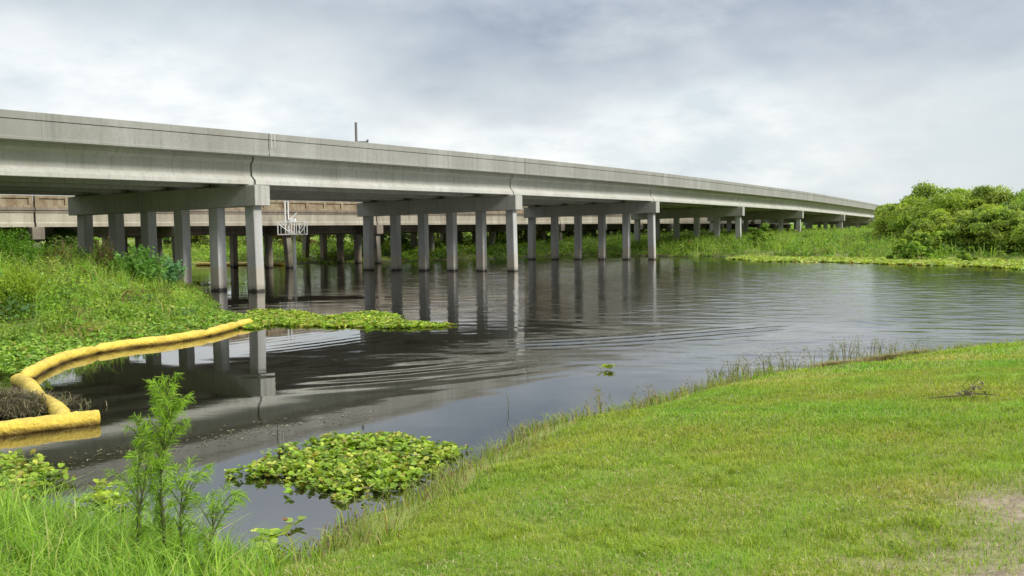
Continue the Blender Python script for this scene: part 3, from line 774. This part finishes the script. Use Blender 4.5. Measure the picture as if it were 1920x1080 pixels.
def feather_bush(name, px, py, Y_, Rr, Hh, cols, label, n=240, per=60, size=.07, up=.8, parent_mat=None):
    c = atY(px, py, Y_); z0 = float(height([c[:2]])[0]); root = empty(name, (c[0], c[1], z0)); tag(root, label, 'bush', 'taller plants on the left bank')
    m = MB(); Pl = []; Nl = []
    for i in range(n):
        th = rng.uniform(0, 6.28); e = rng.uniform(0, 1) ** .6; L_ = Hh * rng.uniform(.6, 1.05)
        tip = np.array([math.cos(th) * Rr * e, math.sin(th) * Rr * e, L_ * (1 - .35 * e * e)])
        mid = tip * np.array([.35, .35, .6])
        if i < 60: m.tube([(0, 0, -.05), mid, tip], [.012, .008, .003], 4)
        for u in rng.uniform(.25, 1.0, per):
            q = mid * 2 * u * (1 - u) + tip * u * u
            Pl.append(q + rng.normal(0, .05 * Rr, 3) * (1 - .5 * u)); Nl.append(rng.normal(size=3) + np.array([0, 0, .3]))
    Pl = np.array(Pl); Nl = np.array(Nl)
    V, k = leaf_geo(Pl, Nl, size * rng.uniform(.6, 1.4, len(Pl)), .32)
    np_mesh('foliage', V, 4, M_leaf, mixcol(len(Pl), cols, .22), root)
    m.build('stem', M_stem, root)
feather_bush('feathery_bush', 18, 520, 33, 1.25, 2.05, [(.12, .27, .02), (.16, .33, .03)], 'feathery dark green bush at the left edge below the old bridge', 300, 70, .08)
feather_bush('yellow_green_bush', 35, 610, 25, 1.0, 1.35, [(.28, .40, .03), (.34, .44, .05), (.2, .32, .03)], 'yellow green bush at the left edge above the long boom', 220, 60, .07)
feather_bush('broad_leaved_bush', 262, 520, 36, 1.2, 1.85, [(.17, .36, .07), (.22, .41, .10), (.15, .31, .05)], 'blue green broad leaved bush in front of the pile bases', 120, 30, .19)
feather_bush('broad_leaved_bush', 315, 520, 38, .8, 1.6, [(.18, .38, .17), (.22, .42, .2)], 'smaller blue green bush against the fourth pile of the first pier', 80, 26, .17)
feather_bush('reddish_weed', 195, 520, 36, .55, 2.2, [(.22, .12, .06), (.20, .16, .05), (.14, .2, .04)], 'tall reddish brown weed between the leftmost piles', 70, 34, .10)
feather_bush('reddish_weed', 120, 520, 34, .8, 1.7, [(.20, .16, .06), (.24, .17, .05), (.12, .2, .03)], 'brownish weed between the feathery bush and the leftmost pile', 90, 34, .09)
feather_bush('leafy_shoot', 165, 560, 31, .5, 1.0, [(.13, .28, .03), (.16, .32, .05)], 'bright green leafy shoot low on the left bank', 50, 26, .12)

# ------------------------------------------------------------------ floating mats
def img_poly(pts, z=.05): return np.array([at(*p, z) for p in pts])
def mat_plants(name, poly, dens, leaf, cols, label, hgt=.14, w=None, edge=.35, keep=None):
    lo, hi = poly.min(0), poly.max(0); A = 0.5 * abs(np.dot(poly[:, 0], np.roll(poly[:, 1], 1)) - np.dot(poly[:, 1], np.roll(poly[:, 0], 1)))
    K = int(A * dens); P = sample(poly, K, (lo[0], hi[0], lo[1], hi[1]))
    d = dist(P, poly); kp = (d > edge * .5 * rng.uniform(0, 1, K) ** 2)
    if keep is not None: kp &= keep(P)
    P, d = P[kp], d[kp]; K = len(P)
    P = P + rng.normal(0, .05, P.shape)
    st = rng.random(K) < .09; P[st] += rng.normal(0, max(.16, 2.2 * leaf), (st.sum(), 2)); d[st] = 0
    bump = .6 + .5 * np.clip(d / .5, 0, 1) + .25 * wob(P, 1.3, 1)
    nl = 8; idx = np.repeat(np.arange(K), nl); N = len(idx)
    th = rng.uniform(0, 6.28, N); rr = leaf * rng.uniform(.3, 1.15, N)
    dd = np.stack([np.cos(th), np.sin(th), np.zeros(N)], 1)
    pos = np.column_stack([P[idx], np.zeros(N)]) + dd * rr[:, None]
    pos[:, 2] = np.clip(hgt * bump[idx], .02, 1) * rng.uniform(.15, 1.1, N) + .012
    n = np.array([0, 0, 1.0]) - dd * rng.uniform(-.2, 1.0, N)[:, None] + rng.normal(0, .3, (N, 3))
    V, k = leaf_geo(pos, n, leaf * rng.uniform(.4, 1.45, N), .8, 'hex', .16)
    tint = mixcol(K, cols, .14, w)[idx] * (1 + rng.normal(0, .16, (N, 1)))
    old = rng.random(N) < .08; tint[old] = np.array([.30, .24, .05]) * rng.uniform(.6, 1.3, (old.sum(), 1))
    o = tag(np_mesh(name, V, k, M_mat, np.clip(tint, .004, 1)), label, 'floating plants', kind='stuff')
    return o
HY = [(.19, .32, .025), (.27, .40, .035), (.34, .46, .05), (.12, .20, .02), (.43, .46, .08)]
WH = [.22, .28, .22, .14, .14]
nearmat = img_poly([(416, 872), (470, 862), (515, 838), (570, 818), (640, 808), (720, 806), (790, 808), (800, 822), (850, 826), (866, 838), (835, 862), (800, 885), (768, 905), (735, 915), (700, 912), (660, 932), (620, 920), (560, 900), (500, 886), (440, 890)], .08)
mat_plants('water_hyacinth_mat', nearmat, 260, .056, HY, 'large mat of round leaved floating plants beside the grassy bank', .075, WH, edge=.9, keep=lambda P: (wob(P, .55, 1) > -.62) & (wob(P, 1.4, 2) > -1.0))
leftmat = img_poly([(-260, 838), (0, 850), (70, 850), (85, 868), (120, 884), (160, 888), (110, 902), (60, 918), (60, 950), (0, 965), (-260, 960)], .06)
mat_plants('water_hyacinth_mat', leftmat, 190, .060, HY, 'leafy floating mat in front of the straight boom at the left edge', .09, WH, edge=.6, keep=lambda P: wob(P, .5, 1) > -.8)
smallmat = img_poly([(148, 932), (170, 915), (215, 908), (240, 925), (235, 950), (180, 958)], .06)
mat_plants('water_hyacinth_mat', smallmat, 200, .06, [(.34, .45, .04), (.28, .42, .05)], 'small yellow green floating patch behind the tall weed', .14)
tongue = img_poly([(430, 604), (450, 590), (480, 578), (560, 580), (610, 590), (660, 584), (700, 580), (740, 586), (760, 598), (790, 600), (850, 603), (838, 608), (780, 610), (720, 611), (650, 608), (600, 609), (540, 607), (500, 608), (480, 613), (440, 612)], .08)
mat_plants('water_hyacinth_mat', tongue, 95, .09, HY, 'narrow green tongue of floating plants reaching out under the bridge', .055, WH, edge=.7, keep=lambda P: wob(P, 1.1, 1) > -.75)
fringe = img_poly([(-200, 622), (0, 622), (100, 618), (170, 612), (260, 598), (340, 590), (400, 580), (445, 588), (482, 606), (440, 611), (380, 622), (300, 634), (220, 645), (150, 660), (95, 677), (60, 694), (0, 700), (-200, 716)], .05)
mat_plants('waterweed_fringe', fringe, 60, .085, [(.17, .32, .03), (.22, .37, .04), (.26, .40, .05), (.13, .24, .03)], 'low waterweed fringe between the left bank and the long boom', .11, keep=lambda P: wob(P, 2.2, 0) > -1.5)
rmat = img_poly([(1362, 485), (1400, 481), (1500, 484), (1600, 484), (1700, 486), (1800, 487), (2000, 489), (2100, 492), (2100, 520), (1930, 507), (1860, 502), (1790, 499), (1700, 496.5), (1560, 492.5), (1440, 491.5)], 0)
mat_plants('waterweed_fringe', rmat, 20, .26, [(.34, .45, .07), (.28, .40, .06), (.40, .46, .11)], 'pale yellow green floating mat along the far right shore', .07, edge=.9, keep=lambda P: wob(P, 3.5, 1) > -.45)

def rosette(px, py, s, n, label, name='floating_plant', z=.03, cols=HY):
    c = at(px, py, z); root_P = []
    N = n; th = rng.uniform(0, 6.28, N); rr = s * rng.uniform(.25, 1.0, N); dd = np.stack([np.cos(th), np.sin(th), np.zeros(N)], 1)
    pos = dd * rr[:, None]; pos[:, 2] = rng.uniform(.01, .5 * s, N)
    nrm = np.array([0, 0, 1.0]) - dd * rng.uniform(0, .9, N)[:, None]
    V, k = leaf_geo(pos, nrm, s * .75 * rng.uniform(.7, 1.2, N), .75, 'hex', .15)
    o = np_mesh(name, V, k, M_mat, mixcol(N, cols, .15)); o.location = (c[0], c[1], .012)
    tag(o, label, 'floating plant', 'single floating plants')
rosette(1137, 690, .15, 18, 'single yellow green floating plant alone on the open water', cols=[(.36, .44, .04), (.28, .38, .04)])
rosette(506, 1010, .16, 22, 'floating plant beside the tall grass at the bottom of the photo')
rosette(503, 1032, .12, 14, 'lowest floating plant just below another one near the bottom', cols=[(.3, .4, .06)])
rosette(552, 980, .11, 12, 'small floating plant with a brown leaf near the lower bank', cols=[(.3, .4, .05), (.26, .36, .05), (.2, .1, .04)])
rosette(645, 941, .07, 8, 'tiny pale floating leaves below the big leafy mat', cols=[(.35, .42, .12)])

# debris mound beside the boom kink
c = at(22, 775); N = 5000
base = np.column_stack([c[0] - .25 + rng.normal(0, .42, N), c[1] + rng.normal(0, .38, N)]); rr = np.linalg.norm(base - (c - np.array([.25, 0])), axis=1)
zz = np.clip(.32 - rr * .26, .02, 1) * rng.uniform(.1, 1, N)
V = blade_geo(np.column_stack([base, zz]), rng.uniform(.05, .2, N), .012, rng.uniform(.8, 2.5, N))
C = mixcol(N, [(.14, .11, .06), (.07, .055, .03), (.20, .17, .09), (.10, .12, .04)], .25)
tag(np_mesh('plant_debris', V, 4, M_dead, np.concatenate([C, C])), 'heap of brown dead plant debris caught inside the bend of the boom', 'debris', kind='stuff')
# specks of drifting litter on the water
N = 500
q = np.array([at(px, py) for px, py in zip(rng.uniform(100, 640, N), rng.normal(0, 1, N))]) if False else None
pts = []
for k in range(420):
    px = rng.uniform(110, 700); py = 872 - (px - 110) * .17 + rng.normal(0, 9); pts.append(at(px, py))
pts = np.array(pts); pos = np.column_stack([pts, np.full(len(pts), .012)])
V, k = leaf_geo(pos, np.array([0, 0, 1.0]) + rng.normal(0, .08, (len(pts), 3)), rng.uniform(.015, .07, len(pts)), .3)
tag(np_mesh('drifting_litter', V, k, M_dead, mixcol(len(pts), [(.22, .17, .09), (.12, .1, .06), (.3, .27, .18)], .2)), 'scattered bits of dead leaf drifting on the dark water', 'litter', kind='stuff')

# ------------------------------------------------------------------ the lawn
GR = [(.225, .34, .032), (.285, .39, .038), (.34, .43, .05), (.41, .43, .12), (.17, .27, .026), (.45, .39, .19)]
def lawn_pts(n, bbox):
    P = np.column_stack([rng.uniform(bbox[0], bbox[1], n), rng.uniform(bbox[2], bbox[3], n)])
    vis = (P[:, 0] > -.62 * P[:, 1] - 2) & (P[:, 0] < .62 * P[:, 1] + 6)
    P = P[vis]; d = sdist(P, NEAR) + .1 * wob(P, 1.2, 2); P = P[d > .80]; 
    s = soil(P); P = P[rng.random(len(P)) > s * .9]
    return P
def tintfield(P, C):
    a = wob(P, 4.5, 0)[:, None]; b = wob(P, 1.1, 1)[:, None]; c_ = wob(P, 2.3, 2)[:, None]
    f = 1 + .13 * np.clip(b, -1, 1) + .10 * wob(P, .35, 2)[:, None]
    C = C * f * np.concatenate([.94 + .26 * a + .16 * c_, .98 + .04 * a - .03 * c_, .9 + .3 * a + .1 * c_], 1)
    return np.clip(C, .004, 1)
parts = []
for n, bb, hh_, ww in ((470000, (-4, 11, 2.2, 8), .042, .0048), (330000, (-3, 17, 8, 13), .050, .0080), (170000, (-1, 24, 13, 24), .055, .013)):
    P = lawn_pts(n, bb); z = height(P)
    H_ = hh_ * rng.uniform(.45, 1.3, len(P)) * (1 + .08 * np.clip(wob(P, .8, 1), -1, 1.5) + .12 * np.clip(wob(P, 2.9, 0), -1, 1))
    V = blade_geo(np.column_stack([P, z - .004]), H_, ww, rng.uniform(.2, 1.1, len(P)))
    C = tintfield(P, mixcol(len(P), GR, .16, [.24, .28, .2, .1, .12, .06])); parts.append((V, np.concatenate([C, C])))
tag(np_mesh('lawn_grass', np.concatenate([p[0] for p in parts]), 4, M_grass, np.concatenate([p[1] for p in parts])), 'short mown bright green grass on the near bank', 'lawn', kind='stuff')
# dead thatch lying between the living blades
P = lawn_pts(150000, (-3, 14, 3.0, 15)); P = P[rng.random(len(P)) < np.clip(.25 + .7 * wob(P, 1.7, 2) + 1.2 * soil(P), .04, 1)]
V = blade_geo(np.column_stack([P, height(P) + .008]), .022, .006, rng.uniform(1.2, 3.0, len(P)))
C = mixcol(len(P), [(.42, .34, .18), (.30, .22, .10), (.50, .44, .28), (.20, .14, .07)], .2)
tag(np_mesh('thatch', V, 4, M_dead, np.concatenate([C, C])), 'tan dead blades and thatch lying in the mown lawn', 'thatch', kind='stuff')
# coarse tufts in the lawn at the bottom
K = 900; P = lawn_pts(6000, (-2, 8, 3.2, 9)); P = P[wob(P, 2.0, 2) > .25][:K]
idx = np.repeat(np.arange(len(P)), 26); b = P[idx] + rng.normal(0, .035, (len(idx), 2))
V = blade_geo(np.column_stack([b, height(b)]), rng.uniform(.035, .085, len(b)), .006, rng.uniform(.4, 1.3, len(b)))
C = mixcol(len(b), [(.23, .34, .025), (.29, .39, .035), (.36, .42, .06)], .18)
tag(np_mesh('lawn_tufts', V, 4, M_grass, np.concatenate([C, C])), 'coarser brighter grass tufts in the mown lawn', 'grass tufts', kind='stuff')
# rough unmown strip along the water
n = 150000; P = np.column_stack([rng.uniform(-3, 16, n), rng.uniform(5, 24, n)]); d = sdist(P, NEAR) + .12 * wob(P, 1.5, 1)
P = P[(d > -.06) & (d < 1.0)]; d = sdist(P, NEAR)
dens = np.clip(.55 + .5 * wob(P, 1.4, 0), .12, 1); P = P[rng.random(len(P)) < dens]
V = blade_geo(np.column_stack([P, height(P)]), rng.uniform(.06, .24, len(P)), .010, rng.uniform(.3, 1.3, len(P)))
C = mixcol(len(P), [(.20, .29, .035), (.27, .32, .06), (.34, .27, .12), (.15, .22, .03), (.20, .13, .06)], .2, [.3, .28, .16, .16, .10])
tag(np_mesh('shore_grass', V, 4, M_grass, np.concatenate([C, C])), 'rough olive and brown grass strip at the edge of the near bank', 'shore grass', kind='stuff')

# reed and weed clumps standing along the crest
def reed(px, py, n, h, spread, label, cols, wd=.016, zc=.30, seeds=True):
    c = at(px, py, zc); c = c * (1 + .45 / np.linalg.norm(c)); z0 = float(height([c])[0])
    b = np.column_stack([rng.normal(0, spread, n), rng.normal(0, spread * .5, n), np.zeros(n)])
    b[:, 2] = height(b[:, :2] + c) - z0 - .02
    hh = h * rng.uniform(.45, 1.1, n); ln = rng.uniform(.05, .45, n); az = rng.uniform(0, 6.28, n)
    V = blade_geo(b, hh, wd, ln, az); C = mixcol(n, cols, .2); C2 = np.concatenate([C, C])
    Vs, Cs = [V], [C2]
    tip = b + np.stack([np.cos(az), np.sin(az), np.zeros(n)], 1) * (hh * ln)[:, None] + np.array([0, 0, 1]) * (hh * (1 - .25 * ln))[:, None]
    ix = np.repeat(np.arange(n), 9); p = tip[ix] + rng.normal(0, .025, (len(ix), 3)) - np.array([0, 0, 1]) * rng.uniform(0, .18, len(ix))[:, None]
    V, k = leaf_geo(p, rng.normal(size=(len(ix), 3)), .035 * rng.uniform(.6, 1.4, len(ix)), .4)
    Vs.append(V); Cs.append(mixcol(len(ix), [(.24, .22, .10), (.30, .27, .15), (.16, .18, .06)], .2))
    o = np_mesh('reed_clump', np.concatenate(Vs), 4, M_grass, np.concatenate(Cs)); o.location = (c[0], c[1], z0)
    tag(o, label, 'reeds', 'reed clumps on the near bank edge')
RC = [(.17, .20, .07), (.24, .24, .10), (.12, .16, .05), (.28, .22, .12)]
reed(1115, 775, 10, .50, .16, 'sparse thin weed stalks at the bend of the near shore', RC)
reed(1195, 748, 13, .42, .14, 'thin brown stalks left of the reed clumps', RC)
reed(1250, 735, 7, .35, .2, 'few short stalks on the bank edge below the lone floating plant', RC)
reed(1360, 704, 42, .42, .22, 'leftmost dense pale reed clump on the bank edge', RC)
reed(1425, 694, 44, .50, .22, 'second dense pale reed clump from the left on the bank edge', RC)
reed(1500, 686, 14, .50, .20, 'few dark upright stalks between the reed clumps', RC)
reed(1575, 676, 42, .62, .24, 'reed clump at the start of the brown eroded lip', RC)
reed(1640, 665, 20, .5, .26, 'sparse reeds on the brown lip', RC)
reed(1690, 655, 14, .5, .24, 'last sparse reeds where the lip ends', RC)
# brown dead grass along the eroded lip
n = 6000; P0 = at(1540, 688, .38); P1 = at(1735, 650, .42); u = rng.random(n)[:, None]
P = P0 + (P1 - P0) * u + rng.normal(0, 1, (n, 1)) * .10 + (P0 / np.linalg.norm(P0)) * rng.uniform(-.05, .75, (n, 1))
V = blade_geo(np.column_stack([P, height(P)]), rng.uniform(.04, .16, n), .014, rng.uniform(.4, 1.4, n))
C = mixcol(n, [(.24, .17, .07), (.16, .11, .05), (.22, .22, .06), (.32, .26, .14)], .2)
tag(np_mesh('dead_grass', V, 4, M_dead, np.concatenate([C, C])), 'brown dead grass on the eroded lip of the near bank', 'dead grass', kind='stuff')

# thin stalk standing in the water
c = at(952, 768); m = MB(); m.tube([(0, 0, -.2), (.01, 0, .12), (-.015, 0, .26)], [.006, .005, .003], 5); o = m.build('water_stalk', M_stem); o.location = (c[0], c[1], 0)
tag(o, 'single thin dark stalk standing in the open water', 'stalk')

# fallen dead branch on the lawn
c = at(1815, 752, .70); z0 = float(height([c])[0]); root = empty('fallen_branch', (c[0], c[1], z0 + .03)); tag(root, 'small dead grey branch with withered leaves lying on the lawn', 'branch')
m = MB(); m.tube([(-.42, .05, .0), (-.15, 0, .03), (.1, .02, .05), (.3, -.05, .04)], [.004, .008, .008, .004], 6)
m.tube([(-.05, 0, .03), (.06, .05, .13), (.15, .05, .22)], [.006, .005, .003], 5); m.tube([(.02, 0, .04), (-.02, .1, .12), (.05, .1, .19)], [.006, .004, .003], 5)
m.build('stem', M_bark, root)
n = 46; u = rng.random(n); p = np.column_stack([-.1 + .3 * u + rng.normal(0, .03, n), .03 + rng.normal(0, .04, n), .02 + .19 * u * rng.random(n)])
V, k = leaf_geo(p, rng.normal(size=(n, 3)), .07 * rng.uniform(.6, 1.3, n), .45)
np_mesh('withered_leaves', V, k, M_dead, mixcol(n, [(.22, .20, .12), (.10, .09, .05), (.3, .27, .18)], .2), root)

# ------------------------------------------------------------------ foreground left: long grass and weeds
n = 30000
P = np.column_stack([rng.uniform(-6.5, -.9, n), rng.uniform(3.2, 7.9, n)]); d = sdist(P, NEAR)
P = P[(d > .03)]; d = sdist(P, NEAR)
pxx = 960 + F * P[:, 0] / P[:, 1]
fade = np.interp(pxx, [-1000, 330, 430, 520, 640], [1, 1, .5, .16, .0]); P = P[rng.random(len(P)) < fade * np.clip(.7 + .4 * wob(P, 1.0, 1), .2, 1)]
pxx = 960 + F * P[:, 0] / P[:, 1]
hs = np.interp(pxx, [-1000, 40, 240, 380, 520], [.56, .50, .50, .42, .24]) * (1 + .25 * np.clip(wob(P, .9, 0), -1, 1))
z = height(P)
h1 = np.clip(hs * rng.uniform(.4, 1.1, len(P)), .05, None); h1 = np.minimum(h1, np.maximum(.98 - z + rng.normal(0, .06, len(P)), .12))
V = blade_geo(np.column_stack([P, z]), h1, rng.uniform(.006, .013, len(P)), rng.uniform(.2, 1.2, len(P)))
C = mixcol(len(P), [(.19, .36, .03), (.25, .43, .04), (.32, .47, .06), (.13, .25, .025), (.42, .43, .14)], .2, [.28, .28, .2, .16, .08])
tag(np_mesh('tall_grass', V, 4, M_grass, np.concatenate([C, C])), 'lush bright tall grass in the lower left corner', 'tall grass', kind='stuff')
# leafy weeds between the blades
n = 260; P = np.column_stack([rng.uniform(-5.5, -1.9, n), rng.uniform(4.2, 7.6, n)]); P = P[(sdist(P, NEAR) > .05) & (P[:, 0] / P[:, 1] < -.34)]
V, C, k = clump_leaves(np.column_stack([P, height(P)]), rng.uniform(.1, .22, len(P)), rng.uniform(.15, .34, len(P)), 46, .05, mixcol(len(P), [(.18, .33, .03), (.26, .41, .05), (.14, .25, .03)], .2), .4)
tag(np_mesh('leafy_weeds', V, k, M_leaf, C), 'small leafy weeds among the foreground tall grass', 'weeds', kind='stuff')

def fennel(px, Yd, top_py, spread, label, nbr=34, lean=0.0, name='tall_weed', bx=None):
    bpt = atY(px, 1075, Yd); x, y = bpt[0], Yd; z0 = float(height([(x, y)])[0])
    tp = atY(px if bx is None else bx, top_py, Yd); Hh = tp[2] - z0; dx = tp[0] - x
    root = empty(name, (x, y, z0)); tag(root, label, 'weed')
    m = MB(); ax = lambda u: np.array([dx * u ** 1.4 + .012 * math.sin(u * 9), lean * u, Hh * u * .93])
    m.tube([ax(u) for u in np.linspace(0, 1, 10)], list(np.linspace(.013, .003, 10)), 6)
    Pb, Hb, Wb, Ln, Az = [], [], [], [], []; Lp, Ln2 = [], []
    for i in range(nbr):
        u = .22 + .78 * (i + rng.uniform(0, .6)) / nbr
        th = rng.uniform(0, 6.28); L_ = spread * (.42 + .85 * math.exp(-((u - .74) / .19) ** 2)) * rng.uniform(.6, 1.2) * (1 if rng.random() > .15 else 1.25)
        p0 = ax(u); dr = np.array([math.cos(th), math.sin(th), 0])
        pts = [p0 + dr * L_ * s * .62 + np.array([0, 0, 1]) * (L_ * (1.45 * s - .70 * s * s)) for s in np.linspace(0, 1, 6)]
        pts[-1] = pts[-1] + np.array([0, 0, -.015])
        m.tube(pts, list(np.linspace(.004, .0015, 6)), 4)
        for s in rng.uniform(.12, 1, int(44 * L_ / .2)):
            k_ = s * 5; a0 = int(min(k_, 4)); q = pts[a0] + (pts[a0 + 1] - pts[a0]) * (k_ - a0)
            t_ = unit(pts[a0 + 1] - pts[a0]); sd_ = unit(np.cross(t_, rng.normal(size=3)))
            Lp.append(q + sd_ * .014); Ln2.append((t_ + sd_ * 1.1, ))
    Lp = np.array(Lp); dirs = unit(np.array([a_[0] for a_ in Ln2])); N = len(Lp)
    dirs[:, 2] -= .25; ln = rng.uniform(.03, .085, N)[:, None]; wv = unit(np.cross(dirs, rng.normal(size=(N, 3)))) * .0032
    V = np.stack([Lp - dirs * ln * .3 - wv * .6, Lp - dirs * ln * .3 + wv * .6, Lp + dirs * ln * .4 + wv, Lp + dirs * ln * .8], 1).reshape(-1, 3)
    np_mesh('foliage', V, 4, M_grass, mixcol(N, [(.25, .43, .03), (.33, .50, .05), (.18, .33, .025)], .18), root)
    m.build('stem', M_stem, root)
fennel(305, 6.1, 703, .21, 'tallest feathery green weed rising in front of the black water', 80, bx=308)
fennel(265, 6.3, 765, .16, 'shorter feathery weed just left of the tallest weed', 30, bx=258)
fennel(255, 6.0, 850, .20, 'reddish stemmed weed low in front of the tallest weed', 30, bx=272)
fennel(345, 5.9, 880, .22, 'arching weed to the right of the tallest weed', 26, bx=335)
fennel(400, 5.9, 955, .26, 'low weed spreading over the water right of the tall weeds', 18, bx=395)

def blade_tuft(px, py, z, n, h, label, cols, lean=(.3, 1.1), wd=.012, sp=.05):
    c = at(px, py, z); z0 = float(height([c])[0]); z0 = max(z0, -.02)
    b = np.column_stack([rng.normal(0, sp, n), rng.normal(0, sp, n), np.zeros(n)])
    V = blade_geo(b, h * rng.uniform(.5, 1.1, n), wd, rng.uniform(*lean, n)); C = mixcol(n, cols, .18)
    o = np_mesh('grass_tuft', V, 4, M_grass, np.concatenate([C, C])); o.location = (c[0], c[1], z0)
    tag(o, label, 'grass tuft', 'grass tufts at the lower shore')
G2 = [(.17, .30, .03), (.24, .35, .05), (.28, .30, .10)]
blade_tuft(470, 1060, .05, 26, .34, 'upright grass tuft standing at the water beside the lowest floating plant', G2, (.1, .6), .010, .05)
blade_tuft(535, 1065, .05, 26, .20, 'pale grass tuft where the lawn meets the water at the bottom', G2, (.3, 1.2))
blade_tuft(430, 1050, .05, 22, .26, 'loose grass tuft between the tall weeds and the upright tuft', G2, (.2, 1.2))
blade_tuft(990, 812, .10, 40, .20, 'olive grass tuft at the shore bend', [(.2, .24, .05), (.27, .22, .1)], (.1, .8), .012, .12)
blade_tuft(830, 880, .08, 40, .16, 'grass tuft beside the right end of the leafy mat', [(.18, .26, .05), (.24, .28, .06)], (.2, .9), .011, .12)

# ------------------------------------------------------------------ render settings
sc.view_settings.view_transform = 'Standard'; sc.view_settings.look = 'None'; sc.view_settings.gamma = 1.0
sc.view_settings.exposure = 0.5
sc.render.engine = 'CYCLES'
sc.cycles.max_bounces = 6; sc.cycles.transparent_max_bounces = 6
sc.cycles.use_denoising = True
